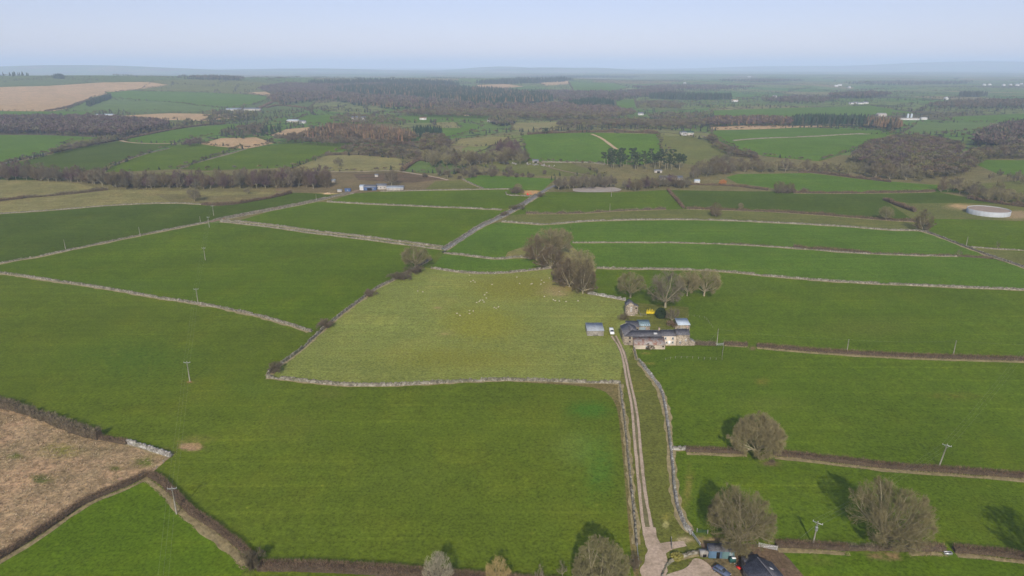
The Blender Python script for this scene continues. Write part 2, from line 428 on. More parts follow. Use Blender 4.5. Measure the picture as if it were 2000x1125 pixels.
class MB:
    def __init__(s): s.v = []; s.f3 = []; s.f4 = []; s.n = 0; s.c3 = []; s.c4 = []
    def add(s, V, F, c=None):
        V = np.asarray(V, float); F = np.asarray(F, int)
        s.v.append(V)
        if F.shape[1] == 3: s.f3.append(F + s.n); s.c3.append(np.tile(c, (len(F), 1)) if c is not None and np.ndim(c) == 1 else c)
        else: s.f4.append(F + s.n); s.c4.append(np.tile(c, (len(F), 1)) if c is not None and np.ndim(c) == 1 else c)
        s.n += len(V)
    def box(s, c, size, rz=0.0, taper=1.0):
        sx, sy, sz = size[0] / 2, size[1] / 2, size[2]
        V = np.array([(x * (k), y * (k), z) for z, k in ((0, 1), (sz, taper)) for x, y in ((-sx, -sy), (sx, -sy), (sx, sy), (-sx, sy))], float)
        cs, sn = math.cos(rz), math.sin(rz)
        V = np.column_stack([V[:, 0] * cs - V[:, 1] * sn, V[:, 0] * sn + V[:, 1] * cs, V[:, 2]]) + np.array(c, float)
        s.add(V, [(0, 3, 2, 1), (4, 5, 6, 7), (0, 1, 5, 4), (1, 2, 6, 5), (2, 3, 7, 6), (3, 0, 4, 7)])
        return s
    def hull(s, pts, faces):
        """polygons of 3 or 4 points"""
        q = [f for f in faces if len(f) == 4]; t = [f for f in faces if len(f) == 3]
        b = s.n; s.v.append(np.asarray(pts, float)); s.n += len(pts)
        if q: s.f4.append(np.asarray(q) + b); s.c4.append(None)
        if t: s.f3.append(np.asarray(t) + b); s.c3.append(None)
        return s
    def slab(s, quad, th):
        """a roof sheet: quad of 4 points, thickened downward"""
        q = np.asarray(quad, float); lo = q - np.array([0, 0, th])
        V = np.vstack([q, lo])
        s.add(V, [(0, 1, 2, 3), (7, 6, 5, 4), (0, 4, 5, 1), (1, 5, 6, 2), (2, 6, 7, 3), (3, 7, 4, 0)])
        return s
    def tubes(s, P0, P1, R0, R1, sides=5, cap=False):
        V, F = tube_arrays(P0, P1, R0, R1, sides)
        s.add(V, F)
        if cap:
            k = len(P0)
            for i in range(k):
                b = s.n - len(V) + i * sides * 2 + sides
                if sides == 4: s.f4.append(np.array([[b, b + 1, b + 2, b + 3]])); s.c4.append(None)
                else:
                    for j in range(1, sides - 1): s.f3.append(np.array([[b, b + j, b + j + 1]])); s.c3.append(None)
        return s
    def data(s, name, mats, sm=False):
        V = np.vstack(s.v); F = []
        cols = []
        if s.f3: F.append(np.vstack(s.f3))
        if s.f4: F.append(np.vstack(s.f4))
        fc = None
        if any(c is not None for c in s.c3 + s.c4): fc = np.vstack([c for c in s.c3 + s.c4])
        return mesh_np(name, V, F, mats, fcol=fc, smooth_=sm)
    def build(s, name, mats, parent=None, loc=(0, 0, 0), rz=0.0, sm=False):
        return link(name, s.data(name, mats, sm), parent, loc, rz)

def tube_arrays(P0, P1, R0, R1, sides):
    P0 = np.atleast_2d(np.asarray(P0, float)); P1 = np.atleast_2d(np.asarray(P1, float)); k = len(P0)
    R0 = np.broadcast_to(R0, (k,)); R1 = np.broadcast_to(R1, (k,))
    D = P1 - P0; D /= np.maximum(np.linalg.norm(D, axis=1, keepdims=True), 1e-9)
    A = np.where(np.abs(D[:, 2:3]) > .9, np.array([[1., 0, 0]]), np.array([[0, 0, 1.]]))
    X = np.cross(D, A); X /= np.linalg.norm(X, axis=1, keepdims=True); Y = np.cross(D, X)
    a = np.arange(sides) * 2 * math.pi / sides
    ring = np.cos(a)[None, :, None] * X[:, None, :] + np.sin(a)[None, :, None] * Y[:, None, :]
    V0 = P0[:, None, :] + ring * R0[:, None, None]; V1 = P1[:, None, :] + ring * R1[:, None, None]
    V = np.concatenate([V0, V1], axis=1).reshape(-1, 3)
    j = np.arange(sides); q = np.stack([j, j + sides, (j + 1) % sides + sides, (j + 1) % sides], 1)
    F = (np.arange(k)[:, None, None] * 2 * sides + q[None]).reshape(-1, 4)
    return V, F

def resample(pts, step):
    P = np.asarray(pts, float); d = np.r_[0, np.cumsum(np.hypot(*np.diff(P, axis=0).T))]
    n = max(2, int(d[-1] / step) + 1); t = np.linspace(0, d[-1], n)
    # smooth the corners a little with a moving average, ends kept
    x = np.interp(t, d, P[:, 0]); y = np.interp(t, d, P[:, 1])
    return np.column_stack([x, y])
def chaikin(pts, k=2):
    P = [np.array(p, float) for p in pts]
    for _ in range(k):
        Q = [P[0]]
        for a, b in zip(P[:-1], P[1:]): Q += [a * .75 + b * .25, a * .25 + b * .75]
        Q.append(P[-1]); P = Q
    return [tuple(p) for p in P]
def normals2(P):
    T = np.gradient(P, axis=0); T /= np.maximum(np.hypot(T[:, 0], T[:, 1])[:, None], 1e-9)
    return T, np.column_stack([-T[:, 1], T[:, 0]])
def inpoly1(x, y, P):
    c = False; xj, yj = P[-1]
    for xi, yi in P:
        if (yi > y) != (yj > y) and x < (xj - xi) * (y - yi) / (yj - yi) + xi: c = not c
        xj, yj = xi, yi
    return c
def inpoly(x, y, poly):
    x = np.asarray(x); y = np.asarray(y); c = np.zeros(x.shape, bool)
    P = list(poly); j = len(P) - 1
    for i in range(len(P)):
        xi, yi = P[i]; xj, yj = P[j]
        if yi != yj:
            c ^= ((yi > y) != (yj > y)) & (x < (xj - xi) * (y - yi) / (yj - yi) + xi)
        j = i
    return c

# ------------------------------------------------------------------ the ground: one sheet, cut along the field boundaries
C = dict(deep=(.058, .085, .009), mid=(.074, .112, .006), near=(.084, .114, .009), right=(.076, .114, .008), bright=(.056, .115, .012),
         strip=(.076, .130, .012), sheep=(.172, .194, .044), olive=(.115, .122, .032), pale=(.19, .172, .065), tan=(.37, .255, .135),
         moor=(.30, .215, .125), rough=(.15, .132, .055), brown=(.115, .082, .050), farmbrown=(.150, .117, .058), wood=(.09, .072, .048),
         hillgreen=(.088, .118, .036), green=(.074, .130, .012), greenlt=(.095, .140, .034), margin=(.145, .118, .045), tri=(.074, .118, .006),
         lane=(.115, .122, .025), asphalt=(.16, .15, .14))
FIELDS = [  # (colour, tussockiness, photo polygon) far to near; later ones lie inside or beside earlier ones
 ('rough', .5, [(-60,424),(-60,300),(2060,300),(2060,430),(1000,440)]),
 ('hillgreen', .3, [(-80,150),(190,149),(400,151),(520,156),(640,172),(600,215),(500,242),(-80,242)]),
 ('olive', .4, [(300,157),(430,155),(530,163),(640,178),(655,190),(540,187),(400,182),(270,178)]),
 ('tan', .45, [(-80,173),(90,168),(200,161),(290,160),(330,166),(240,178),(180,190),(130,212),(95,219),(-80,217)]),
 ('tan', .3, [(480,181),(520,179),(535,187),(520,189)]),
 ('green', .05, [(205,180),(260,177),(400,180),(520,186),(526,194),(490,206),(440,212),(330,200),(230,196)]),
 ('greenlt', .15, [(130,217),(165,200),(205,190),(330,200),(440,212),(430,217),(240,218)]),
 ('green', .05, [(-80,219),(200,218),(165,227),(-80,229)]),
 ('tan', .4, [(200,228),(330,221),(430,223),(480,229),(400,236),(310,234)]),
 ('wood', .4, [(-80,268),(-80,233),(150,231),(240,234),(330,242),(335,254),(240,272),(190,268),(90,264)]),
 ('olive', .2, [(310,238),(400,236),(440,240),(335,252)]),
 ('green', .05, [(-80,330),(-80,263),(90,264),(190,268),(200,275),(90,299),(0,322)]),
 ('olive', .25, [(110,288),(140,274),(195,270),(200,276),(150,288)]),
 ('deep', .05, [(-80,352),(-80,338),(50,313),(150,290),(230,276),(345,281),(290,297),(210,325),(180,345),(60,352)]),
 ('green', .08, [(240,272),(345,252),(440,243),(500,240),(460,258),(400,268),(335,280),(250,278)]),
 ('mid', .05, [(215,327),(290,299),(345,283),(395,281),(472,288),(400,312),(350,330),(205,337)]),
 ('tan', .35, [(388,281),(430,270),(500,268),(535,280),(480,291),(425,286)]),
 ('tan', .2, [(525,265),(560,252),(610,248),(600,258),(580,266)]),
 ('mid', .05, [(352,330),(400,312),(484,290),(560,280),(700,279),(680,290),(640,300),(570,327),(400,333)]),
 ('pale', .35, [(560,332),(600,318),(638,304),(700,303),(790,311),(782,331),(700,337)]),
 ('olive', .2, [(300,338),(420,336),(480,345),(330,348)]),
 ('greenlt', .15, [(783,336),(800,322),(815,313),(895,312),(912,325),(890,340)]),
 ('farmbrown', .4, [(540,374),(530,350),(600,338),(690,336),(800,337),(905,356),(860,372),(690,378)]),
 ('brown', .5, [(690,340),(790,338),(870,350),(800,357),(700,352)]),
 ('olive', .3, [(830,370),(850,354),(900,352),(945,370)]),
 ('green', .02, [(903,350),(940,342),(1085,349),(1070,362),(1060,372),(948,370)]),
 ('olive', .2, [(930,322),(1000,312),(1110,318),(1150,330),(1180,345),(1010,342)]),
 ('green', .02, [(1030,314),(1022,285),(1018,264),(1060,261),(1150,259),(1285,262),(1305,290),(1300,312),(1250,322),(1170,320)]),
 ('olive', .1, [(1285,264),(1340,266),(1390,276),(1432,302),(1402,326),(1298,316)]),
 ('green', .05, [(1392,268),(1385,256),(1480,248),(1600,250),(1740,258),(1760,266),(1700,278),(1650,300),(1600,315),(1500,306),(1440,292)]),
 ('tan', .3, [(1388,248),(1450,245),(1600,245),(1660,247),(1500,252),(1390,254)]),
 ('greenlt', .08, [(1700,262),(1760,262),(1790,240),(1990,238),(1950,250),(1830,262)]),
 ('rough', .4, [(640,247),(700,240),(760,238),(780,250),(700,256)]),
 ('green', .05, [(770,258),(840,248),(905,240),(945,245),(925,256),(880,270),(800,268)]),
 ('pale', .3, [(850,236),(882,234),(900,250),(848,250)]),
 ('pale', .3, [(880,283),(900,271),(960,267),(1000,268),(985,280),(930,287)]),
 ('pale', .25, [(1000,240),(1110,238),(1150,246),(1060,256),(1000,254)]),
 ('green', .1, [(560,240),(600,225),(760,228),(900,222),(980,226),(960,236),(800,240),(640,244)]),
 ('tan', .2, [(930,166),(990,164),(1022,169),(985,172),(935,172)]),
 ('tan', .2, [(1050,160),(1110,157),(1115,164),(1065,167)]),
 ('green', .1, [(1110,160),(1200,163),(1230,170),(1200,180),(1120,178)]),
 ('green', .1, [(1200,196),(1240,194),(1245,212),(1205,214)]),
 ('olive', .1, [(1240,195),(1290,200),(1300,210),(1245,212)]),
 ('green', .1, [(1390,216),(1700,206),(1800,222),(1700,228),(1500,236),(1390,232)]),
 ('green', .05, [(1830,230),(1990,222),(2080,222),(2080,236),(1900,240)]),
 # middle distance, right
 ('green', .05, [(1418,346),(1440,340),(1580,338),(1680,350),(1810,360),(1882,362),(1880,376),(1560,375),(1440,358)]),
 ('green', .05, [(1908,322),(1925,312),(2080,314),(2080,352),(1950,340)]),
 ('olive', .3, [(1880,362),(1990,352),(2080,372),(2080,425),(1990,404),(1880,378)]),
 ('deep', .05, [(1304,371),(1540,374),(1700,377),(1826,374),(1890,386),(1955,398),(1778,397),(1727,391),(1789,415),(1789,433),(1620,421),(1407,411),(1337,408)]),
 ('mid', .05, [(1066,375),(1200,376),(1303,371),(1335,408),(1240,411),(1187,413),(1133,417),(1030,417),(995,421),(1018,403)]),
 ('olive', .12, [(995,421),(1030,417),(1133,417),(1187,413),(1240,411),(1335,408),(1407,411),(1620,421),(1727,430),(1794,434),(1806,450),(1725,449),(1655,443),(1549,437),(1407,430),(1300,429),(1169,431),(1115,435),(1062,439.6),(980,433)]),
 ('olive', .2, [(1727,391),(1778,397),(1955,398),(2080,410),(2080,432),(1815,426),(1789,433)]),
 ('mid', .05, [(1815,427),(1890,428),(2080,434),(2080,500),(1883,481.5),(1815,455)]),
 ('olive', .1, [(1883,481.5),(2080,500),(2080,560),(2000,522),(1940,503)]),
 # the rough strip on the left and the long fields
 ('pale', .5, [(-80,350),(60,352),(150,358),(210,371),(400,374),(570,376),(533,386),(462,398),(338,396),(213,401.5),(107,411),(-80,421)]),
 ('rough', .5, [(300,378),(420,382),(560,378),(533,386),(462,398),(338,396)]),
 ('deep', .05, [(-80,421),(107,411),(213,401.5),(338,396),(423,401.5),(462,398),(533,385.5),(569,376.7),(640,377),(686,379),(615,394),(533,410),(444,426),(355,444),(274,460),(178,480),(89,499),(-80,535)]),
 ('mid', .04, [(640,394),(690,378),(742,374),(849,372),(995,370),(1062,371),(1048,382),(1016,403),(980,409),(778,401.5)]),
 ('mid', .04, [(462,432),(533,411),(615,395),(640,394.4),(778,401.5),(980,410),(1014,404),(977,425),(938,442),(895,471),(868,484),(778,473),(689,462),(600,451),(533,442)]),
 ('mid', .04, [(-80,532),(0,515),(89,499),(178,480),(274,460),(409,436),(459,433.5),(533,442),(600,451),(700,464),(863,486),(842,506),(813,521),(774,545),(735,563),(700,590),(661,618),(608,648.6),(555,631),(480,611),(387,593.5),(313,583),(213,565),(107,549),(-80,522)]),
 # small fields left of the tree clump
 ('strip', .04, [(870,492),(895,471),(938,442),(980,433.5),(1062,439.6),(1115,436),(1112,474),(1080,520),(1044,505),(984,506.4),(955,505.7)]),
 ('pale', .5, [(985,505),(992,492),(1015,484),(1060,480),(1110,474),(1165,524),(1150,574),(1080,560),(1060,525),(1044,505)]),
 ('strip', .04, [(842,524),(867,495),(955,505.7),(984,506.4),(1040,506),(1046,520),(1026,529.5),(973,535),(920,534)]),
 # right strips
 ('strip', .04, [(1112,474.4),(1116,436),(1169,431),(1300,429),(1407,430),(1549,437),(1655.5,443),(1726.6,449.5),(1794,451),(1815.5,455),(1883,481.5),(1940,503),(1869,501),(1762,498.6),(1655.5,494),(1549,485),(1424,477),(1300,473.7)]),
 ('strip', .04, [(1112,475),(1300,473.7),(1424,477),(1549,485),(1655.5,494),(1762,498.6),(1869,501),(1940,506),(2000,523),(2080,560),(2080,572),(2000,567),(1869,561.5),(1726,555.5),(1638,551),(1524,542),(1407,529.5),(1300,526),(1165,524)]),
 ('right', .04, [(1165,525),(1300,526),(1407,529.5),(1524,542),(1638,551),(1726,555.5),(1869,561.5),(2000,567),(2080,571),(2080,708),(2000,702),(1762,695),(1655,689.5),(1549,682),(1478,675),(1345,672),(1240,680),(1200,640),(1222,588),(1147,574)]),
 ('right', .04, [(1240,681),(1345,673),(1478,676),(1549,683),(1655,690.5),(1762,696),(2000,703),(2080,708),(2080,944),(2000,931),(1833,919),(1726.6,911.6),(1620,899),(1527,888.5),(1456,883),(1314,879),(1307,849),(1302,796),(1293,764),(1263,725),(1250,707)]),
 ('right', .08, [(1314,879),(1456,884),(1527,889.5),(1620,900),(1726.6,912.6),(1833,920),(2000,932),(2080,945),(2080,1105),(2000,1090),(1833,1074),(1655,1073),(1513,1064),(1440,1066),(1367,1060),(1335,1027),(1318,974)]),
 ('tri', .06, [(1513,1066),(1655,1074),(1833,1075),(2000,1091),(2080,1105),(2080,1330),(1640,1330),(1560,1160)]),
 ('brown', .3, [(1367,1060),(1440,1062),(1513,1064),(1540,1090),(1600,1160),(1640,1240),(1500,1240),(1380,1100)]),
 # near left
 ('near', .05, [(-80,524),(107,549),(213,565),(313,583),(387,593.5),(480,611),(555,631),(608,648.6),(625,650),(583,688),(547,713),(521,735),(600,746),(671,753.5),(760,754),(849,749),(955,743.5),(991,743),(1062,744.6),(1133,747),(1210,749),(1222,842),(1231,938),(1236,981),(1242,1045),(1250,1130),(1255,1330),(480,1330),(500,1116),(458,1059),(398,1016),(341,967),(291,928),(334,892),(249,865),(142,842),(71,810),(-80,770)]),
 ('margin', .25, [(1000,744),(1062,745),(1133,747.5),(1210,749.5),(1222,842),(1231,938),(1236,981),(1242,1045),(1249,1125),(1238,1125),(1230,1060),(1222,960),(1215,880),(1209,820),(1204,795),(1196,778),(1182,765),(1160,757),(1110,752),(1040,748)]),
 ('sheep', .12, [(521,735),(547,713),(583,688),(622,652),(661,618),(700,590),(735,563),(774,545),(813,521),(842,524),(920,534),(973,535),(1026,529.5),(1076,524),(1110,560),(1147.5,574),(1222,588),(1225,640),(1240,681),(1244,704),(1222,720),(1218,748),(1133,747),(1062,744.6),(991,743),(955,743.5),(849,749),(760,754),(671,753.5),(600,746)]),
 ('lane', .2, [(1210,749),(1215,720),(1238,681),(1250,707),(1263,725),(1293,764),(1302,796),(1307,849),(1314,903),(1318,974),(1335,1027),(1351,1045),(1367,1068),(1420,1100),(1300,1330),(1255,1330),(1250,1130),(1242,1045),(1236,981),(1231,938),(1222,842)]),
 ('moor', .9, [(-80,768),(0,792),(71,810),(142,842),(195,856),(249,865),(334,892),(291,928),(249,947),(178,974),(71,1045),(0,1088),(-80,1140)]),
 ('tri', .06, [(291,930),(313,938),(341,967),(373,1002),(398,1016.5),(426.6,1034),(458.6,1059),(490.6,1088),(470,1125),(440,1330),(-80,1330),(-80,1140),(0,1088),(71,1045),(178,974)]),
 ('farmbrown', .3, [(1345,1098),(1376,1092),(1430,1090),(1450,1125),(1500,1240),(1380,1240)]),
 ('lane', .25, [(1222,590),(1345,600),(1345,675),(1230,680)]),
]
# worn or paler places: photo pixel, radius px (x, y), colour, strength
SPOTS = [
 (372,872,27,10,(.30,.19,.15),.8),(352,862,14,3,(.22,.16,.08),.5),(386,868,14,6,(.26,.17,.09),.6),(370,746,8,3,(.26,.15,.08),.8),(390,856,50,10,(.12,.13,.045),.6),(318,885,30,10,(.17,.15,.07),.55),
 (940,630,110,50,(.195,.195,.075),.62),(1010,560,150,40,(.175,.17,.07),0.60),(900,700,240,40,(.165,.165,.066),0.50),(870,652,14,3,(.28,.22,.12),.7),(855,601,12,3,(.26,.2,.12),.7),
 (985,610,60,20,(.19,.195,.08),.4),(1085,565,18,9,(.30,.225,.15),.8),(1092,574,24,6,(.30,.24,.15),.7),(1190,640,30,40,(.14,.13,.05),0.45),
 (1130,872,60,45,(.12,.155,.055),0.60),(1170,900,45,90,(.052,.125,.030),0.50),(1150,800,60,25,(.055,.125,.028),0.55),(560,830,90,40,(.10,.12,.035),0.50),(500,760,70,30,(.09,.125,.032),0.50),
 (640,770,60,18,(.10,.115,.04),0.50),(800,930,160,60,(.09,.12,.032),0.40),(260,700,200,60,(.06,.105,.024),0.45),
 (1860,772,75,9,(.12,.115,.045),.5),(1500,788,120,22,(.10,.13,.04),0.50),(1488,745,20,10,(.14,.13,.05),0.55),(1700,640,160,30,(.095,.12,.035),0.50),(1450,560,60,25,(.085,.12,.032),0.50),
 (1508,901,7,4,(.055,.045,.06),1.0),(1505,905,22,8,(.16,.12,.08),.6),(1730,1085,50,9,(.22,.15,.10),.75),(1300,1025,8,8,(.27,.25,.24),.8),(1300,1010,18,12,(.20,.18,.09),.5),
 (1330,990,14,30,(.19,.17,.10),.5),(1345,950,10,50,(.16,.15,.07),0.60),(1600,1098,60,10,(.12,.14,.05),.5),(1590,1072,80,5,(.24,.20,.12),.6),
 (1385,1055,40,8,(.24,.17,.12),.8),(1335,1055,20,9,(.36,.29,.23),.7),(1470,680,8,5,(.16,.12,.07),.7),(1270,710,14,4,(.17,.16,.08),0.55),
 (120,880,60,20,(.16,.15,.07),.5),(80,935,26,12,(.10,.10,.07),.7),(30,890,24,9,(.11,.11,.08),.6),(225,915,18,8,(.11,.10,.07),.6),(280,905,30,10,(.10,.12,.04),.7),
 (1040,492,60,8,(.15,.16,.06),.5),(1110,560,40,20,(.25,.19,.11),.6),(1255,650,20,8,(.20,.17,.10),.5),(1262,690,16,4,(.18,.16,.08),.5),
 (320,583,12,3,(.26,.16,.10),.8),(230,560,200,20,(.075,.115,.03),0.45),(640,378,12,3,(.45,.33,.2),.9),(1040,376,22,6,(.40,.24,.14),.95),
 (1869,400,22,3,(.42,.27,.18),.9),(1985,419,30,10,(.26,.19,.14),.9),(1890,405,50,6,(.34,.24,.17),.7),
 (1700,400,60,20,(.066,.118,.026),0.15),(1240,1010,10,60,(.16,.14,.07),0.45),(1226,900,8,120,(.15,.13,.065),0.45),
]
SPOTS = [(a, b, rx, ry, (c[0], c[1], c[2] * (.7 if c[0] > c[1] * 1.15 else .4)), k) for a, b, rx, ry, c, k in SPOTS]

def build_ground():
    polys = [[G(*p) for p in pts] for _, _, pts in FIELDS]
    # points on rings about the camera's foot, closer together near and in view
    pts = []
    r = 30.0
    k = 0
    while r < 36500:
        fine = R(46); step = 1 / 62 if r < 9000 else 1 / 45
        a = -fine + (k % 2) * step / 2
        while a <= fine:
            j = r * step * .25
            pts.append((r * math.sin(a) + random.uniform(-j, j), r * math.cos(a) + random.uniform(-j, j))); a += step if r > 90 else step * 4
        a = fine + R(3)
        while a < 2 * math.pi - fine - R(2):
            pts.append((r * math.sin(a), r * math.cos(a))); a += R(5)
        r *= 1 + step * 1.05 if r < 9000 else 1 + step * .9
        k += 1
    for a in range(0, 360, 3): pts.append((38000 * math.sin(R(a)), 38000 * math.cos(R(a))))
    # extra points round the small worn places
    for px, py, rx, ry, c, s in SPOTS:
        if rx < 30 and py > 540:
            for i in range(60):
                a = random.uniform(0, 6.28); q = random.uniform(0, 1.4); pts.append(G(px + rx * q * math.cos(a), py + ry * q * math.sin(a)))
    edges = []
    for pl in polys:
        b = len(pts); n = len(pl)
        # subdivide long sides so that the boundary follows the relief
        sub = []
        for i in range(n):
            p, q = pl[i], pl[(i + 1) % n]
            d = math.hypot(q[0] - p[0], q[1] - p[1]); m = max(1, int(d / (max(12, min(math.hypot(*p), math.hypot(*q)) / 20))))
            for t in range(m): sub.append((p[0] + (q[0] - p[0]) * t / m, p[1] + (q[1] - p[1]) * t / m))
        pts += sub; edges += [(b + i, b + (i + 1) % len(sub)) for i in range(len(sub))]
    v, e, f, *_ = delaunay_2d_cdt([Vector(p) for p in pts], edges, [], 0, 1e-4)
    V = np.array([(a[0], a[1]) for a in v]); F = np.array([t for t in f if len(t) == 3], np.int32)
    Z = hz(V[:, 0], V[:, 1]); V3 = np.column_stack([V, Z])
    cen = V[F].mean(axis=1)
    col = np.tile(np.array([.085, .112, .014, .3]), (len(F), 1)); far = np.ones(len(F))
    for (cn, tus, _), pl in zip(FIELDS, polys):
        P = np.array(pl); bb = (cen[:, 0] > P[:, 0].min()) & (cen[:, 0] < P[:, 0].max()) & (cen[:, 1] > P[:, 1].min()) & (cen[:, 1] < P[:, 1].max())
        idx = np.where(bb)[0]; idx = idx[inpoly(cen[idx, 0], cen[idx, 1], pl)]
        col[idx, :3] = C[cn]; col[idx, 3] = tus; far[idx] = 0
    far[(np.hypot(cen[:, 0], cen[:, 1]) < 450)] = 0
    me = mesh_np('ground', V3, F, M['ground'], fcol=None, smooth_=True)
    a = me.color_attributes.new('tint', 'FLOAT_COLOR', 'CORNER'); a.data.foreach_set('color', np.repeat(col, 3, axis=0).astype(np.float32).ravel())
    a = me.attributes.new('far', 'FLOAT', 'FACE'); a.data.foreach_set('value', far.astype(np.float32))
    # worn places on the vertices
    pc = np.zeros((len(V), 4))
    for px, py, rx, ry, c, s in SPOTS:
        cx, cy = G(px, py); x1 = G(px + rx, py); y1 = G(px, py - ry); y2 = G(px, py + ry)
        sx = abs(x1[0] - cx); sy = abs(y1[1] - y2[1]) / 2
        q = ((V[:, 0] - cx - (V[:, 1] - cy) * (cx / max(cy, 1))) / sx) ** 2 + ((V[:, 1] - cy) / sy) ** 2
        al = s * np.exp(-q * 1.1)
        tot = pc[:, 3] + al; k = np.where(tot > 1e-6, al / np.maximum(tot, 1e-6), 0)[:, None]
        pc[:, :3] = pc[:, :3] * (1 - k) + np.array(c) * k; pc[:, 3] = np.maximum(pc[:, 3], al)
    a = me.color_attributes.new('patch', 'FLOAT_COLOR', 'POINT'); a.data.foreach_set('color', pc.astype(np.float32).ravel())
    o = link('ground', me); tag(o, 'green and tan fields of rolling grazing land reaching to the horizon', kind='structure')
    return o
build_ground()

# ------------------------------------------------------------------ strips laid on the ground: tracks, lane, verges
def ribbon(name, pts, width, mat, label, dz=.06, step=None, ragged=.15, world=False, kind='structure', cat=None, smoothk=1):
    P = pts if world else GP(pts)
    P = chaikin(P, smoothk)
    d = min(math.hypot(*p) for p in P); step = step or max(1.0, d / 250)
    P = resample(P, step); T, N = normals2(P)
    n = len(P); wl = width if np.ndim(width) else np.full(n, width)
    if np.ndim(width): wl = np.interp(np.linspace(0, 1, n), np.linspace(0, 1, len(width)), width)
    kk_ = np.hanning(9)[1:-1]; kk_ /= kk_.sum() * .55
    jl = 1 + np.convolve(rng.uniform(-ragged, ragged, n + 6), kk_, 'valid'); jr = 1 + np.convolve(rng.uniform(-ragged, ragged, n + 6), kk_, 'valid')
    rows = []
    for f, j in ((-.5, jl), (-.17, np.ones(n)), (.17, np.ones(n)), (.5, jr)):
        q = P + N * (wl * f * j)[:, None]; edge = .03 if abs(f) == .5 else 0
        rows.append(np.column_stack([q, hz(q[:, 0], q[:, 1]) + dz + (d / 20000) - edge]))
    V = np.stack(rows, 1).reshape(-1, 3)
    i = np.arange(n - 1); F = []
    for k in range(3): F.append(np.stack([i * 4 + k + 1, i * 4 + k, (i + 1) * 4 + k, (i + 1) * 4 + k + 1], 1))
    o = link(name, mesh_np(name, V, np.vstack(F), mat, smooth_=True)); tag(o, label, cat, kind=kind)
    return o
def patch(name, poly, mat, label, dz=.05, world=False):
    P = poly if world else GP(poly)
    P = chaikin(P + [P[0]], 2)[:-1]
    xs = [p[0] for p in P]; ys = [p[1] for p in P]; g = []
    x = min(xs)
    while x < max(xs):
        y = min(ys)
        while y < max(ys):
            if inpoly1(x, y, P): g.append((x, y))
            y += 4
        x += 4
    n = len(P)
    v, e, f, *_ = delaunay_2d_cdt([Vector(p) for p in P + g], [(i, (i + 1) % n) for i in range(n)], [], 1, 1e-4)
    V = np.array([(a[0], a[1], hz1(a[0], a[1]) + dz) for a in v]); F = np.array([t for t in f if len(t) == 3])
    V2 = V[F]; nz = np.cross(V2[:, 1] - V2[:, 0], V2[:, 2] - V2[:, 0])[:, 2]; F[nz < 0] = F[nz < 0][:, ::-1]
    o = link(name, mesh_np(name, V, F, mat)); tag(o, label, kind='structure'); return o

track = [(1198,656),(1214,680),(1221,705),(1226,740),(1239,796),(1245,867),(1251.5,938),(1261,1009),(1268,1048)]
M['bed'] = simple('track_middle', (.135, .120, .052), .3, .6, detail=7)
lane_edge = ribbon('track_bed', track + [(1276,1068)], [2.5, 2.5, 2.6, 2.8, 3.2], M['bed'], 'brown earth bed of the farm track', dz=.05)
ribbon('wheel_rut', [(1194,656),(1210,678),(1218,704),(1223,740),(1234.5,796),(1240,867),(1247,938),(1254,1009),(1262,1056)], .85, M['gravel'], 'pale stony wheel rut on the west of the farm track', dz=.085, ragged=.25)
ribbon('wheel_rut', [(1203,656),(1216,682),(1224,707),(1230,740),(1243.5,796),(1250.5,867),(1256,938),(1268,1009),(1276,1046)], .85, M['gravel'], 'pale stony wheel rut on the east of the farm track', dz=.085, ragged=.25)
ribbon('gravel_road', [(1268,1030),(1276,1062),(1281,1080),(1279,1100),(1276,1125),(1272,1180),(1268,1260)], [3.0, 4.6, 6.2, 5.6, 4.8, 4.8], M['gravel'], 'wide pinkish gravel road where the farm track meets the yard', dz=.10, ragged=.3, step=.7, smoothk=2)
ribbon('gravel_spur', [(1280,1075),(1300,1068),(1318,1065),(1338,1062)], [5.5, 4, 2.6, 1.8], M['gravel'], 'gravel spur turning off towards the yard gate', dz=.115, ragged=.3, smoothk=2)
patch('gravel_yard', [(1296,1126),(1312,1119),(1338,1112),(1350,1100),(1352,1093),(1362,1090),(1376,1096),(1390,1108),(1400,1120),(1440,1150),(1460,1220),(1300,1220),(1288,1150)], M['gravel'], 'pale gravel yard with the parked car', dz=.12)
ribbon('lane', [(868,487),(895,471),(938,442),(977,425),(1016,403),(1048,382),(1068,369),(1085,362)], 4.6, M['asphalt'], 'grey walled lane running diagonally up to the scrubby corner', dz=.08, ragged=.05)
ribbon('lane', [(409,434),(444,425.5),(533,409),(615,393),(650,384),(686,377),(700,371)], 5.5, M['mud'], 'brown walled lane leading to the blue farm shed', dz=.08)
ribbon('lane', [(-40,332),(0,321.5),(50,309),(100,297.5),(160,284),(230,273),(330,253),(400,243),(440,240.5),(500,237)], 7, M['asphalt'], 'grey country road crossing the far left fields', dz=.3)
ribbon('track', [(560,337),(640,336),(700,336),(770,333),(800,338),(850,346),(875,352)], 3.5, M['gravel'], 'pale farm track above the brown paddocks', dz=.3)
ribbon('track', [(1155,262),(1175,270),(1195,285),(1205,292)], 5, M['sand'], 'faint pale path down the bright green hill field', dz=.3)
ribbon('lane', [(1045,313),(1060,322),(1090,332),(1130,340),(1165,345)], 3.5, M['mud'], 'brown lane below the rocky bank', dz=.3)
patch('riding_arena', [(1118,369),(1140,366),(1190,365),(1205,367),(1218,372),(1190,376),(1120,376)], M['palewater'], 'pale bare surface below the grey birches', dz=.3)
ribbon('path', [(230,274),(255,279),(300,281),(345,280.5)], 6, M['sand'], 'pale track from the road across the far left field', dz=.3)

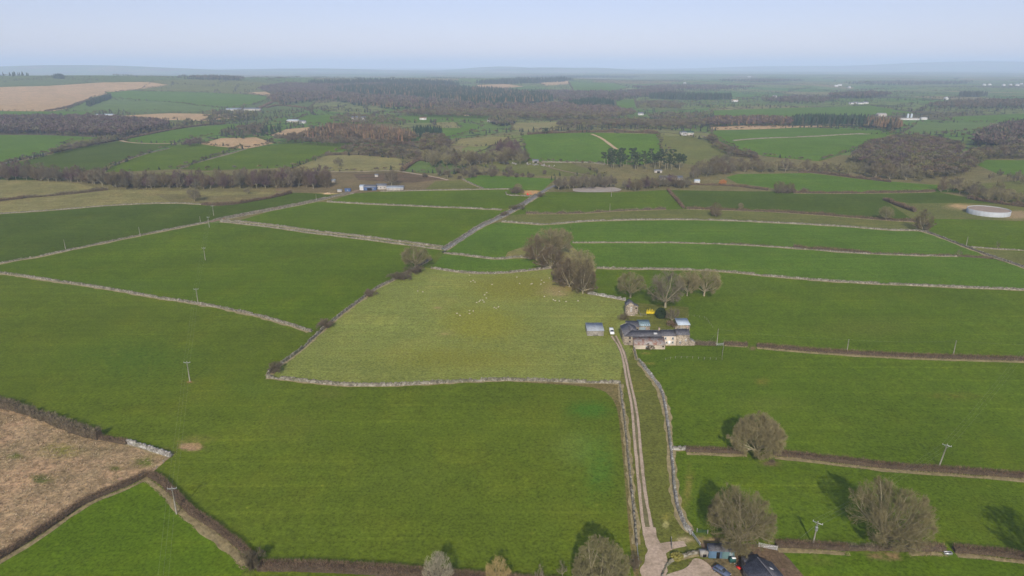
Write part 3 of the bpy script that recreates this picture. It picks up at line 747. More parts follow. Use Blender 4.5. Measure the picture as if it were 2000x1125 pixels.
# ------------------------------------------------------------------ trees
def rot_about(d, ang, az):
    d = d / max(float(np.linalg.norm(d)), 1e-9)
    a = np.array([0, 0, 1.0]) if abs(d[2]) < .9 else np.array([1.0, 0, 0])
    x = np.cross(d, a); x /= np.linalg.norm(x); y = np.cross(d, x)
    return d * math.cos(ang) + (x * math.cos(az) + y * math.sin(az)) * math.sin(ang)
def gen_bare(seed, H, Rc, trunk=.18, limbs=8, kids=(7, 7, 6), rtrunk=None, up=.25, tw=.018, lean=0.0, spread=(.25, 1.15), pale=1, lowskirt=.45, lump=(.03, .09)):
    """a leafless broadleaf tree inside a domed envelope; returns segment arrays for trunk and crown"""
    r = random.Random(seed)
    zt = H * trunk; zc = zt + (H - zt) * lowskirt; Ru = H - zc; Rl = max(zc - zt * .55, 1.0)
    lump = [(r.uniform(0, 6.28), r.uniform(*lump), r.choice((2, 3, 5))) for _ in range(3)]
    def env(p, d):
        s = 0.0; st = Rc / 12
        q = list(p)
        for _ in range(30):
            q = [q[0] + d[0] * st, q[1] + d[1] * st, q[2] + d[2] * st]
            a = math.atan2(q[1], q[0]); k = 1 + sum(m * math.sin(f * a + ph) for ph, m, f in lump)
            rz = Ru if q[2] > zc else Rl
            if (q[0] ** 2 + q[1] ** 2) / (Rc * k) ** 2 + ((q[2] - zc) / (rz * (1 + (k - 1) * .5))) ** 2 > 1: return s
            s += st
        return s
    TR = []; CR = []
    rt = rtrunk or H * .035
    def branch(p, d, L, r0, lev):
        n = (5, 4, 3, 2)[min(lev, 3)]; sl = L / n; q = np.array(p); dd = np.array(d); path = [(q, r0)]
        for i in range(n):
            dd = dd + np.array([r.gauss(0, .13), r.gauss(0, .13), r.gauss(0, .10) + up * .12]); dd /= np.linalg.norm(dd)
            q2 = q + dd * sl; ra = r0 * (1 - .75 * (i + 1) / n) + tw * .3
            (TR if lev <= pale else CR).append((q, q2, path[-1][1], ra)); path.append((q2, ra)); q = q2
        if lev > len(kids): return
        nk = kids[lev - 1]
        for k in range(nk):
            t = .22 + .78 * (k + r.random()) / nk; i = min(int(t * n), n - 1); fr = t * n - i
            a, ra = path[i]; b, rb = path[i + 1]; pos = a + (b - a) * fr; dl = (b - a)
            nd_ = rot_about(dl, r.uniform(.45, 1.0), r.uniform(0, 6.28)); nd_[2] += up * .35 * r.random(); nd_ /= np.linalg.norm(nd_)
            e = env(pos, nd_); L2 = min(L * r.uniform(.45, .75), e * r.uniform(.85, 1.08))
            if L2 < Rc * .045: L2 = Rc * .05 * r.random() + .15
            branch(pos, nd_, L2, max(tw, (ra + (rb - ra) * fr) * .55), lev + 1)
    # trunk
    p = np.array([0., 0, -.4]); top = np.array([lean * zt, 0, zt]); nseg = 4
    for i in range(nseg):
        q = p + (top - np.array([0, 0, -.4])) / nseg + np.array([r.gauss(0, .02) * H * .1, r.gauss(0, .02) * H * .1, 0])
        TR.append((p, q, rt * (1.35 - .45 * i / nseg) if i == 0 else rt * (1 - .06 * i), rt * (1 - .06 * (i + 1)))); p = q
    for k in range(limbs):
        az = 2.39996 * k + r.uniform(-.25, .25)
        el = spread[0] + (spread[1] - spread[0]) * ((k + .5 * r.random()) / limbs) ** .6 if k else 0.08
        d = np.array([math.sin(el) * math.cos(az), math.sin(el) * math.sin(az), math.cos(el)])
        pos = p - np.array([0, 0, zt * r.uniform(0, .35)])
        L = max(.4, env(pos, d) * r.uniform(.86, .98))
        branch(pos, d, L, rt * r.uniform(.42, .62), 1)
    return TR, CR
def seg_mesh(name, segs, mat, sides):
    P0 = np.array([s[0] for s in segs]); P1 = np.array([s[1] for s in segs]); r0 = np.array([s[2] for s in segs]); r1 = np.array([s[3] for s in segs])
    V, F = tube_arrays(P0, P1, r0, r1, sides)
    return mesh_np(name, V, F, mat)
def bare_tree_data(key, seed, mat, bark='bark_grey', fuzz=3, fl=.7, fw=.022, **k):
    TR, CR = gen_bare(seed, **k)
    P0 = np.array([s[0] for s in CR]); P1 = np.array([s[1] for s in CR]); r0 = np.array([s[2] for s in CR]); r1 = np.array([s[3] for s in CR])
    V, F = tube_arrays(P0, P1, r0, r1, 3)
    r = np.random.default_rng(seed); n = len(CR); i = np.repeat(np.arange(n), fuzz); m = len(i); t = r.uniform(0, 1, (m, 1))
    p = P0[i] * (1 - t) + P1[i] * t; d = P1[i] - P0[i]; d /= np.maximum(np.linalg.norm(d, axis=1, keepdims=True), 1e-6)
    d = d + r.normal(0, .6, (m, 3)) + np.array([0, 0, .15]); d /= np.linalg.norm(d, axis=1, keepdims=True)
    q = np.cross(d, r.normal(size=(m, 3))); q /= np.linalg.norm(q, axis=1, keepdims=True)
    tip = p + d * (fl * r.uniform(.5, 1.3, (m, 1))); tip[:, 2] = np.maximum(tip[:, 2], .1)
    V2 = np.stack([p - q * fw, p + q * fw, tip], 1).reshape(-1, 3)
    me = mesh_np('crown', np.vstack([V, V2]), [F, np.arange(m * 3).reshape(-1, 3) + len(V)], M[mat])
    return (seg_mesh('trunk', TR, M[bark], 5), me, k['H'], k['Rc'])
def put_tree(name, data, x, y, H=None, Rc=None, rz=None, label=None, cat='tree', group=None, dz=0.0):
    t, c, h0, r0 = data
    o = empty(name, (x, y, hz1(x, y) - .05 + dz), random.uniform(0, 6.28) if rz is None else rz)
    sh = (H or h0) / h0; sr = (Rc or r0) / r0; o.scale = (sr, sr, sh)
    tag(o, label, cat, group)
    link('trunk', t, o); link('crown', c, o)
    return o

TREES = {
 'oakA': bare_tree_data('oakA', 3, 'twig_olive', fuzz=4, fl=.6, fw=.016, pale=2, H=13, Rc=8.6, trunk=.10, limbs=17, kids=(8, 7, 6), up=.1, tw=.017, lowskirt=.28, spread=(.2, 1.42)),
 'oakB': bare_tree_data('oakB', 8, 'twig_olive', fuzz=4, fl=.6, fw=.016, pale=2, H=14, Rc=9.3, trunk=.14, limbs=17, kids=(8, 7, 6), up=.12, tw=.017, lowskirt=.32, spread=(.2, 1.38)),
 'oakC': bare_tree_data('oakC', 21, 'twig_olive', fuzz=4, fl=.6, fw=.016, pale=2, H=11, Rc=7.4, trunk=.12, limbs=16, kids=(9, 8, 6), up=.08, tw=.017, lowskirt=.34, spread=(.2, 1.42)),
 'dome': bare_tree_data('dome', 27, 'twig_olive', fuzz=9, fl=.5, fw=.03, pale=2, H=16, Rc=7.5, trunk=.10, limbs=18, kids=(8, 7, 5), up=.05, tw=.02, lowskirt=.35, spread=(.2, 1.45), lump=(.01, .04)),
 'midA': bare_tree_data('midA', 31, 'twig_grey', fuzz=2, fl=.9, fw=.024, H=14, Rc=7.0, trunk=.2, limbs=9, kids=(7, 6, 4), up=.3, tw=.03, lowskirt=.42, spread=(.2, 1.25)),
 'midB': bare_tree_data('midB', 35, 'twig_olive', fuzz=2, fl=.9, fw=.024, H=12, Rc=6.0, trunk=.2, limbs=9, kids=(7, 6, 4), up=.25, tw=.03, lowskirt=.42, spread=(.2, 1.25)),
 'midC': bare_tree_data('midC', 37, 'twig_brown', fuzz=2, fl=.9, fw=.024, H=13, Rc=7.5, trunk=.08, limbs=11, kids=(7, 6, 4), up=.2, tw=.035, lowskirt=.32, spread=(.2, 1.4)),
 'small': bare_tree_data('small', 41, 'twig_grey', fuzz=2, fl=.5, H=7, Rc=3.0, trunk=.2, limbs=7, kids=(6, 5, 3), up=.6, tw=.022, lowskirt=.5, rtrunk=.16),
 'pale': bare_tree_data('pale', 41, 'twig_pale', 'twig_pale', fuzz=1, fl=.5, fw=.014, H=9, Rc=4.0, trunk=.12, limbs=12, kids=(7, 6, 3), up=.7, tw=.022, lowskirt=.35, rtrunk=.14),
 'pale2': bare_tree_data('pale2', 44, 'twig_yellow', 'twig_pale', fuzz=1, fl=.5, fw=.014, H=8.5, Rc=3.2, trunk=.14, limbs=11, kids=(7, 5, 3), up=.6, tw=.024, lowskirt=.35, rtrunk=.14),
 'sapling': bare_tree_data('sapling', 43, 'twig_grey', fuzz=2, fl=.3, H=4, Rc=1.3, trunk=.25, limbs=6, kids=(5, 3), up=.8, tw=.018, lowskirt=.5, rtrunk=.06),
 'bush': bare_tree_data('bush', 47, 'hedgegrey', 'hedgegrey', fuzz=1, fl=.4, H=3, Rc=2.4, trunk=.04, limbs=12, kids=(6, 5, 3), up=.5, tw=.024, lowskirt=.3, spread=(.2, 1.45), rtrunk=.08, lump=(.12, .26)),
}
def base_tree(name, key, px, py, wpx, Hm, label, group=None, sink=0):
    x, y = G(px, py); s = ppm(px, py); r = wpx / 2 / s
    return put_tree(name, TREES[key], x, y, Hm, r, None, label, 'tree', group)
NEAR_TREES = [
 ('field_tree','oakC',1478,889,100,14.5,'rounded leafless tree growing out of the hedge above the small dark puddle'),
 ('field_tree','oakA',1441,1063,132,15.8,'broad leafless tree behind the blue timber sheds'),
 ('field_tree','oakB',1730,1068,136,19,'large leafless tree with a pale leaning trunk on the lower hedge'),
 ('field_tree','dome',1172,1170,112,16.5,'dense domed olive tree beside the gravel road'),
 ('young_tree','pale',857,1142,60,9.5,'pale twiggy young tree west of the domed olive tree'),
 ('young_tree','pale2',972,1142,46,8.6,'yellowish young tree between the pale twiggy tree and the domed tree'),
 ('sapling','sapling',1054,1138,22,5.2,'thin sapling east of the yellowish young tree'),
 ('sapling','sapling',1098,1128,24,4.8,'thin white-stemmed sapling next to the domed olive tree'),
 ('field_tree','midA',2080,1130,130,17,'leafless tree at the right bottom corner casting shade on the field'),
 ('lane_tree','midB',812,524,58,14,'pale leafless tree where the diagonal wall meets the walled lane'),
 ('farm_tree','midB',1231,581,58,14,'pale spreading tree behind the small stone barn'),
 ('farm_tree','midA',1299,600,76,20,'tall grey leafless tree behind the farmhouse garden'),
 ('farm_tree','midB',1342,578,46,14.5,'slim olive tree between the grey tree and its pale neighbour'),
 ('farm_tree','midB',1375,578,64,15,'pale-trunked olive tree standing easternmost behind the farm'),
 ('thorn_tree','small',1312,630,26,8,'brown twiggy tree in the farmhouse garden beside the pale-blue roofed shed'),
 ('clump_tree','midC',1048,508,58,17,'brown tree at the west end of the tree clump'),
 ('clump_tree','midB',1072,503,62,20,'tall olive tree in the upper middle of the tree clump'),
 ('clump_tree','midB',1092,496,54,17.5,'olive tree on the upper east side of the tree clump'),
 ('clump_tree','midC',1076,524,66,14,'low brown tree between the two small walls in the clump'),
 ('clump_tree','midC',1112,560,66,17,'dark brown tree on the west side of the lower clump'),
 ('clump_tree','midC',1138,573,60,19,'bushy tree at the foot of the lower clump by the stone wall'),
 ('clump_tree','midB',1131,550,64,19.5,'tall olive tree at the back of the lower clump'),
 ('clump_tree','bush',1093,548,40,9,'low twiggy thorn tree at the west edge of the lower clump'),
 ('thorn_bush','bush',790,545,34,4.0,'brown thorn bush on the diagonal wall just below the pale tree'),
 ('thorn_bush','bush',812,532,40,4.0,'brown thorn bush under the pale tree at the wall corner'),
 ('thorn_bush','bush',774,545,30,4.0,'brown thorn bush highest but two on the diagonal wall'),
 ('thorn_bush','bush',722,578,26,3.6,'thorn bush midway up the diagonal wall'),
 ('thorn_bush','bush',637,640,36,4.2,'thorn bush on the diagonal wall beside the end of the long wall'),
 ('thorn_bush','bush',537,727,30,4.2,'thorn bush at the bottom corner of the sheep field'),
 ('thorn_bush','bush',495,1112,44,5.5,'grey thorn bush where the bottom hedges meet'),
 ('thorn_bush','bush',1240,1112,30,4.0,'scrubby bush between the gravel road and the domed tree'),
 ('thorn_bush','bush',1218,625,22,3.6,'bare bush beside the old farm wing and stone barn'),
 ('thorn_bush','bush',1267,682,20,2.6,'bare climber bush in front of the rusty roofed lean-to'),
 ('field_tree','midC',1398,423,28,12,'dark round leafless tree alone on the thin upper hedge'),
 ('field_tree','midB',1729,430,32,11.5,'pale leafless tree on the hedge west of the wall corner'),
 ('field_tree','midC',1802,450,38,16.5,'pinkish brown tree at the corner where the long walls meet'),
 ('field_tree','midB',1446,409,12,6,'small pale bush-like tree on the thin upper hedge'),
 ('sapling','sapling',1873,500,12,5,'thin bare sapling at the east end of the hedged strip wall'),
 ('sapling','sapling',1948,487,9,6,'thin bare sapling on the far right field boundary'),
 ('lane_tree','small',1018,410,20,6,'bare bush tree on the walled lane above the long fields'),
 ('lane_tree','bush',1005,409,20,4,'dark thorn bush on the walled lane beside the bare bush tree'),
 ('lane_tree','bush',985,421,18,3.5,'thorn bush lower down the walled lane'),
 ('lane_tree','bush',1055,384,18,4,'scrub bush at the top end of the walled lane'),
 ('lane_tree','bush',1007,377,32,5.5,'dark scrub bush at the top corner of the walled lane field'),
 ('lane_tree','midB',1012,372,16,7,'pale willow beside the dark scrub bush'),
 ('pasture_tree','midA',380,393,28,13,'leafless tree at the dip of the rough pasture hedge'),
 ('pasture_tree','small',483,379,13,5.5,'small bare tree in the rough pasture'),
 ('pasture_tree','midA',661,325,18,11,'bare tree alone in the pale brown paddock'),
 ('pasture_tree','midA',765,362,28,17,'tall bare tree behind the blue farm shed'),
 ('willow','midB',1411,362,16,6.2,'bright orange willow near the riding yard'),
 ('yellow_bush','bush',1569,376,16,4.5,'round yellow-green bush on the upper right hedge'),
]
willow_done = []
for (nm, key, px, py, wpx, Hm, lab) in NEAR_TREES:
    o = base_tree(nm, key, px, py, wpx, Hm, lab)
    if nm == 'willow':
        me = TREES['midB'][1].copy(); me.materials[0] = M['twig_orange']; [c for c in o.children if c.name.startswith('crown')][0].data = me

# evergreen leaf clumps
def leafball(n, rx, ry, rz, size, zc, mat, seed=1, flat=.0):
    r = np.random.default_rng(seed)
    d = r.normal(size=(n, 3)); d /= np.linalg.norm(d, axis=1, keepdims=True); rad = r.uniform(.45, 1.03, (n, 1)) ** .6
    P = d * rad * np.array([rx, ry, rz]) + np.array([0, 0, zc])
    A = r.normal(size=(n, 3)); A /= np.linalg.norm(A, axis=1, keepdims=True); B = np.cross(A, r.normal(size=(n, 3))); B /= np.linalg.norm(B, axis=1, keepdims=True)
    s = size * r.uniform(.6, 1.3, (n, 1))
    V = np.stack([P - A * s, P + B * s * .8, P + A * s, P - B * s * .8], 1).reshape(-1, 3)
    F = np.arange(n * 4).reshape(n, 4)
    return V, F
# scots pine: bare trunk, flat-topped dark crown
def pine_data(seed, H=14, Rc=3.6):
    r = np.random.default_rng(seed); seg = []
    seg.append((np.array([0, 0, -.3]), np.array([.2, 0, H * .5]), .28, .2)); seg.append((np.array([.2, 0, H * .5]), np.array([0, 0, H * .95]), .2, .07))
    VV = []; FF = []; b = 0
    for k in range(16):
        z = H * r.uniform(.52, .97); a = r.uniform(0, 6.28); q = Rc * r.uniform(.2, .95) * (1.15 - .6 * abs(z / H - .7))
        e = np.array([q * math.cos(a), q * math.sin(a), z]); seg.append((np.array([0, 0, z - 1.2]), e, .09, .04))
        V, F = leafball(60, 1.3, 1.3, .75, .34, 0, None, int(r.integers(1e6))); VV.append(V + e); FF.append(F + b); b += len(V)
    return (seg_mesh('trunk', seg, M['bark_grey'], 5), mesh_np('crown', np.vstack(VV), np.vstack(FF), M['pine']), H, Rc)
TREES['pineA'] = pine_data(5); TREES['pineB'] = pine_data(6, 15, 3.9)
# spruce: layered cone of drooping sprays
def spruce_data(seed, H=14, Rc=2.8):
    r = np.random.default_rng(seed); seg = [(np.array([0, 0, -.3]), np.array([0, 0, H * .98]), .22, .03)]
    P0 = []; P1 = []
    n = 520
    z = H * (1 - r.uniform(0, 1, n) ** .7 * .93); a = r.uniform(0, 6.28, n); q = Rc * (1 - z / H) * r.uniform(.75, 1.15, n) + .15
    P0 = np.column_stack([.1 * np.cos(a), .1 * np.sin(a), z]); P1 = np.column_stack([q * np.cos(a), q * np.sin(a), z - q * .35])
    sd_ = np.column_stack([-np.sin(a), np.cos(a), np.zeros(n)]); wd = (.12 + .16 * q)[:, None]
    V = np.stack([P0, (P0 + P1) / 2 + sd_ * wd, P1, (P0 + P1) / 2 - sd_ * wd], 1).reshape(-1, 3)
    return (seg_mesh('trunk', seg, M['bark_grey'], 5), mesh_np('crown', V, np.arange(n * 4).reshape(n, 4), M['pine']), H, Rc)
TREES['spruce'] = spruce_data(9)

# --- trees standing in belts and clumps that one can still tell apart: each a tree of its own
def scatter(poly, n, mind, seed, world=False, clump=0):
    r = random.Random(seed); P = poly if world else GP(poly)
    xs = [p[0] for p in P]; ys = [p[1] for p in P]; out = []; tries = 0; cell = {}
    while len(out) < n and tries < n * 60:
        tries += 1
        x = r.uniform(min(xs), max(xs)); y = r.uniform(min(ys), max(ys))
        if not inpoly1(x, y, P): continue
        k = (int(x // mind), int(y // mind)); ok = True
        for i in (-1, 0, 1):
            for j in (-1, 0, 1):
                for q in cell.get((k[0] + i, k[1] + j), ()):
                    if (q[0] - x) ** 2 + (q[1] - y) ** 2 < mind * mind: ok = False
        if ok: out.append((x, y)); cell.setdefault(k, []).append((x, y))
    return out
def one_mesh_tree(name, seed, H, Rc, mat, **k):
    TR, CR = gen_bare(seed, H=H, Rc=Rc, **k)
    r = random.Random(seed)
    for (a_, b_, ra_, rb_) in list(CR):
        for _ in range(2):
            t = r.random(); p_ = a_ + (b_ - a_) * t; CR.append((p_, p_ + np.array([r.gauss(0, .5), r.gauss(0, .5), r.gauss(.25, .4)]), .05, .03))
    P0 = np.array([s[0] for s in TR + CR]); P1 = np.array([s[1] for s in TR + CR]); a = np.array([s[2] for s in TR + CR]); b = np.array([s[3] for s in TR + CR])
    V, F = tube_arrays(P0, P1, a, b, 3)
    mi = np.concatenate([np.zeros(len(TR) * 3, int), np.ones(len(CR) * 3, int)])
    return mesh_np(name, V, F, [M['bark_grey'], M[mat]], mi=mi)
FARK = dict(trunk=.2, limbs=7, kids=(6, 5), up=.4, tw=.055, rtrunk=.22)
FAR = {k: [one_mesh_tree('far_' + k, s, H, Rc, mat, **dict(FARK, **x)) for s in (50 + i * 7 for i in range(3))]
       for i, (k, H, Rc, mat, x) in enumerate([('grey', 10, 4.2, 'twig_grey', {}), ('brown', 10, 4.6, 'twig_brown', dict(trunk=.1)), ('olive', 9, 4.4, 'twig_olive', {}),
            ('purple', 11, 3.4, 'twig_purple', dict(up=.7)), ('birch', 11, 2.4, 'twig_grey', dict(up=1.0, spread=(.1, .6))), ('scrub', 4, 2.8, 'hedgegrey', dict(trunk=.05, spread=(.2, 1.4)))])}
def belt(name, kinds, poly, n, mind, hs, label, group, seed, world=False):
    r = random.Random(seed * 3 + 1)
    for (x, y) in scatter(poly, n, mind, seed, world):
        k = r.choice(kinds); me = r.choice(FAR[k]); s = r.uniform(*hs)
        o = link(name, me, None, (x, y, hz1(x, y) - .1), r.uniform(0, 6.28)); o.scale = (s * r.uniform(.9, 1.25), s * r.uniform(.9, 1.25), s * r.uniform(.85, 1.15))
        tag(o, label, 'tree', group)
belt('bare_tree', ['brown', 'grey', 'purple', 'brown'], [(-40,352),(-40,345),(60,346),(150,350),(240,360),(340,362),(450,360),(560,352),(640,356),(636,369),(560,368),(420,370),(245,370),(200,363),(140,356),(60,354)], 165, 6.0, (1.0, 1.65),
     'leafless brown or grey tree in the long belt between the left pastures', 'trees of the long belt between the left pastures', 1)
belt('bare_tree', ['grey', 'brown', 'olive'], [(828,318),(860,308),(930,312),(1000,308),(1035,312),(1030,322),(960,322),(900,330),(850,328)], 38, 8.5, (1.3, 2.0),
     'leafless grey-brown tree in the wooded hollow west of the bright green hill field', 'trees of the hollow west of the bright green hill field', 2)
belt('bare_tree', ['purple'], [(962,303),(1000,298),(1016,302),(1012,310),(970,311)], 16, 7, (1.6, 2.0),
     'purple-twigged tree standing tall behind the grey trees of the hollow', 'purple trees of the hollow', 3)
belt('bare_tree', ['birch', 'grey', 'birch'], [(1082,368),(1110,362),(1180,361),(1205,366),(1180,369),(1118,370),(1090,375)], 36, 4.5, (.9, 1.25),
     'slim grey birch in the clump behind the pale arena', 'grey birches behind the pale arena', 4)
belt('bare_tree', ['purple', 'brown', 'grey'], [(1218,371),(1245,364),(1290,360),(1345,362),(1340,369),(1290,367),(1240,374)], 28, 5, (.9, 1.2),
     'purplish brown tree in the clump between the arena and the orange willow', 'trees between the arena and the orange willow', 5)
belt('bare_tree', ['olive', 'grey', 'brown'], [(1345,352),(1360,330),(1420,322),(1500,332),(1600,334),(1680,338),(1810,350),(1820,358),(1680,346),(1580,336),(1440,338)], 62, 8, (1.0, 1.7),
     'leafless tree on the scrubby bank above the right-hand pasture', 'trees of the scrubby bank above the right pasture', 6)
belt('bare_tree', ['olive', 'brown', 'grey'], [(1826,374),(1850,366),(1890,372),(1960,384),(2060,402),(2060,412),(1990,406),(1930,396),(1880,382)], 36, 5.5, (.9, 1.35),
     'brown tree in the overgrown hedge behind the round tank', 'trees of the overgrown hedge behind the round tank', 7)
belt('bare_tree', ['olive', 'grey'], [(1930,352),(1960,340),(2060,350),(2060,368),(1990,362)], 14, 6, (.7, 1.0),
     'leafless tree in the hedgerow beyond the round tank at the frame edge', 'trees of the far hedgerow beyond the tank', 8)
belt('hedge_tree', ['scrub', 'grey', 'scrub'], [(800,349),(850,346),(900,352),(960,345),(1060,348),(1070,340),(980,336),(900,338),(850,342)], 34, 6, (.7, 1.3),
     'scrubby tree along the upper edge of the small bright field', 'scrub above the small bright field', 9)
belt('scrub_bush', ['scrub', 'scrub', 'brown'], [(1512,374),(1540,371),(1552,373),(1548,378),(1520,378)], 12, 4, (.9, 1.1),
     'dark scrub tree in the clump on the upper right hedge', 'dark scrub clump on the upper right hedge', 10)

def belt2(name, keys, poly, n, mind, hs, label, group, seed):
    r = random.Random(seed)
    for (x, y) in scatter(poly, n, mind, seed):
        k = r.choice(keys); s = r.uniform(*hs); d = TREES[k]
        put_tree(name, d, x, y, d[2] * s, d[3] * s * r.uniform(.9, 1.15), None, label, 'tree', group)
belt2('pine_tree', ['pineA', 'pineB'], [(1172,322),(1185,314),(1215,316),(1300,318),(1340,322),(1338,331),(1290,334),(1200,330)], 44, 6.5, (.85, 1.35),
      'dark flat-topped pine in the grove below the bright green hill field', 'pines below the bright green hill field', 20)
belt2('spruce_tree', ['spruce'], [(506,262),(520,254),(545,252),(556,258),(540,264),(515,266)], 14, 9, (.9, 1.4),
      'dark spruce in the clump left of the pale dry slope', 'dark spruces by the pale dry slope', 21)
for px, py, h, lab in [(1848,288,17,'narrow dark conifer standing alone among the right-hand woods'),(1077,352,7,'ivy-dark conifer west of its two neighbours above the small bright field'),(1084,353,8,'taller ivy-dark conifer in the middle of the three above the small field'),
                   (1094,352,5,'short ivy-dark conifer east of the three above the small field'),(1066,262,10,'single dark pine on the upper hedge of the bright hill field')]:
    x, y = G(px, py); put_tree('conifer_tree', TREES['spruce' if h != 10 else 'pineA'], x, y, h, h * .18 if h != 10 else 6, None, lab, 'tree')

# --- far woods that read as one mass
def tmpl_bare(seed, n=46, sz=1.0):
    r = np.random.default_rng(seed)
    d = r.normal(size=(n, 3)); d /= np.linalg.norm(d, axis=1, keepdims=True); d[:, 2] = np.abs(d[:, 2]) * 1.1 - .25
    P = d * np.array([.42, .42, .42]) * r.uniform(.35, 1, (n, 1)) + np.array([0, 0, .55])
    A = d + r.normal(size=(n, 3)) * .5; A[:, 2] += .5; A /= np.linalg.norm(A, axis=1, keepdims=True); B = np.cross(A, r.normal(size=(n, 3))); B /= np.linalg.norm(B, axis=1, keepdims=True)
    V = np.stack([P - A * .08 * sz - B * .06 * sz, P - A * .07 * sz + B * .06 * sz, P + A * .11 * sz], 1).reshape(-1, 3)
    T = np.array([[-.02, 0, 0], [.02, 0, 0], [0, .01, .6]])
    return np.vstack([V, T]), np.arange(n * 3 + 3).reshape(-1, 3)
def tmpl_cone(seed, n=7, rad=.2, base=.08):
    r = np.random.default_rng(seed); V = []; F = []
    for k, (z0, z1, rr) in enumerate([(base, .55, rad), (.35, .8, rad * .72), (.6, 1.0, rad * .45)]):
        b = len(V)
        for i in range(n): a = 6.283 * i / n + k; q = rr * r.uniform(.7, 1.2); V.append((q * math.cos(a), q * math.sin(a), z0 + r.uniform(-.04, .04)))
        V.append((0, 0, z1)); F += [(b + i, b + (i + 1) % n, b + n) for i in range(n)]
    return np.array(V), np.array(F)
TB = [tmpl_bare(s) for s in range(4)]; TBF = [tmpl_bare(s + 20, 120, .62) for s in range(4)]; TC = [tmpl_cone(s) for s in range(3)]; TL = [tmpl_cone(s + 5, 6, .15, .3) for s in range(2)]
PAL = dict(grey=(.112, .094, .064), brown=(.112, .083, .050), purple=(.100, .070, .062), larch=(.135, .086, .048), conifer=(.020, .036, .018), olive=(.120, .110, .046), dark=(.036, .042, .025))
def mass(name, pts, kinds, hs, label, seed, cat='woodland', wid=1.0):
    r = np.random.default_rng(seed); pts = np.array(pts)
    if len(pts) == 0: return
    Z = hz(pts[:, 0], pts[:, 1]); V = []; F = []; Cc = []; b = 0
    near = np.hypot(pts[:, 0], pts[:, 1]).mean() < 1500
    kk = r.choice(len(kinds), len(pts)); var = r.integers(0, 99, len(pts))
    for ki, kd in enumerate(kinds):
        T = TC if kd in ('conifer', 'dark') else TL if kd == 'larch' else TBF if near else TB
        for ti, (tv, tf) in enumerate(T):
            ix = np.where((kk == ki) & (var % len(T) == ti))[0]
            if not len(ix): continue
            a = r.uniform(0, 6.28, len(ix)); s = r.uniform(hs[0], hs[1], len(ix)); sx = s * r.uniform(.85, 1.3, len(ix)) * wid
            c_, s_ = np.cos(a)[:, None], np.sin(a)[:, None]
            X = (tv[None, :, 0] * c_ - tv[None, :, 1] * s_) * sx[:, None] + pts[ix, 0][:, None]
            Y = (tv[None, :, 0] * s_ + tv[None, :, 1] * c_) * sx[:, None] + pts[ix, 1][:, None]
            ZZ = tv[None, :, 2] * s[:, None] + Z[ix][:, None]
            V.append(np.stack([X, Y, ZZ], -1).reshape(-1, 3))
            F.append((tf[None] + (np.arange(len(ix)) * len(tv))[:, None, None]).reshape(-1, 3) + b); b += len(ix) * len(tv)
            col = np.array(PAL[kd])[None] * r.uniform(.7, 1.3, (len(ix), 1)) * r.uniform(.93, 1.07, (len(ix), 3))
            Cc.append(np.repeat(col, len(tf), axis=0))
    o = link(name, mesh_np(name, np.vstack(V), np.vstack(F), M['fartree'], fcol=np.vstack(Cc)))
    tag(o, label, cat, kind='stuff'); return o
def wood(name, kinds, poly, n, hs, label, seed, mind=None, wid=1.0):
    P = GP(poly); A = .5 * abs(sum(P[i][0] * P[(i + 1) % len(P)][1] - P[(i + 1) % len(P)][0] * P[i][1] for i in range(len(P))))
    mind = mind or max(3.0, math.sqrt(A / n) * .62)
    mass(name, scatter(poly, n, mind, seed), kinds, (hs[0] * 1.25, hs[1] * 1.3), label, seed, wid=wid)
wood('birch_wood', ['purple', 'purple', 'grey'], [(-60,263),(-60,236),(30,235),(150,234),(225,236),(300,242),(330,247),(322,254),(270,262),(240,270),(190,267),(90,263)], 1500, (10, 14), 'large purplish birch wood on the left beyond the road', 101)
wood('larch_wood', ['larch', 'larch', 'brown'], [(590,278),(600,270),(640,255),(690,254),(760,262),(800,268),(815,276),(790,286),(700,278),(640,278)], 520, (12, 16), 'reddish-brown larch wood on the rise left of centre', 102)
wood('mixed_wood', ['grey', 'brown'], [(525,278),(590,268),(600,278),(700,279),(795,288),(860,294),(850,300),(780,292),(560,280)], 200, (7, 11), 'grey-brown fringe wood below the larches', 103)
wood('spruce_row', ['conifer'], [(805,268),(822,263),(858,266),(866,272),(830,272)], 60, (13, 17), 'dark evergreen row beside the larch wood', 104)
wood('mixed_wood', ['grey', 'brown', 'olive'], [(820,298),(830,272),(865,274),(880,290),(870,302),(840,304)], 130, (9, 13), 'grey wood under the dark evergreen row', 105)
wood('mixed_wood', ['grey', 'olive', 'brown'], [(660,297),(690,290),(740,290),(800,300),(835,306),(820,314),(790,310),(700,303)], 130, (6, 9), 'scrubby wooded bank above the pale brown paddock', 106)
wood('valley_forest', ['conifer', 'conifer', 'conifer', 'larch'], [(640,178),(700,172),(800,170),(900,175),(960,178),(1010,184),(1070,190),(1080,198),(1000,206),(930,206),(850,196),(780,190),(700,184)], 4200, (15, 22), 'dark conifer forest across the middle distance', 107)
wood('valley_forest', ['larch', 'grey', 'purple', 'conifer'], [(525,196),(540,186),(640,184),(700,188),(780,192),(850,198),(930,208),(1000,208),(1100,212),(1000,220),(860,216),(760,214),(690,206),(650,196),(600,200),(550,208)], 2200, (11, 16), 'purplish mixed forest below the dark conifers', 108)
wood('valley_forest', ['grey', 'brown', 'olive', 'brown'], [(760,226),(860,218),(1000,222),(1120,226),(1240,228),(1180,236),(1060,236),(960,232),(860,230)], 900, (9, 14), 'grey-brown woodland along the valley centre', 109)
wood('valley_forest', ['grey', 'larch', 'brown', 'purple'], [(1010,216),(1080,206),(1150,208),(1190,214),(1240,224),(1200,228),(1100,228),(1000,224)], 900, (11, 15), 'rounded reddish-grey wood right of the valley centre', 110)
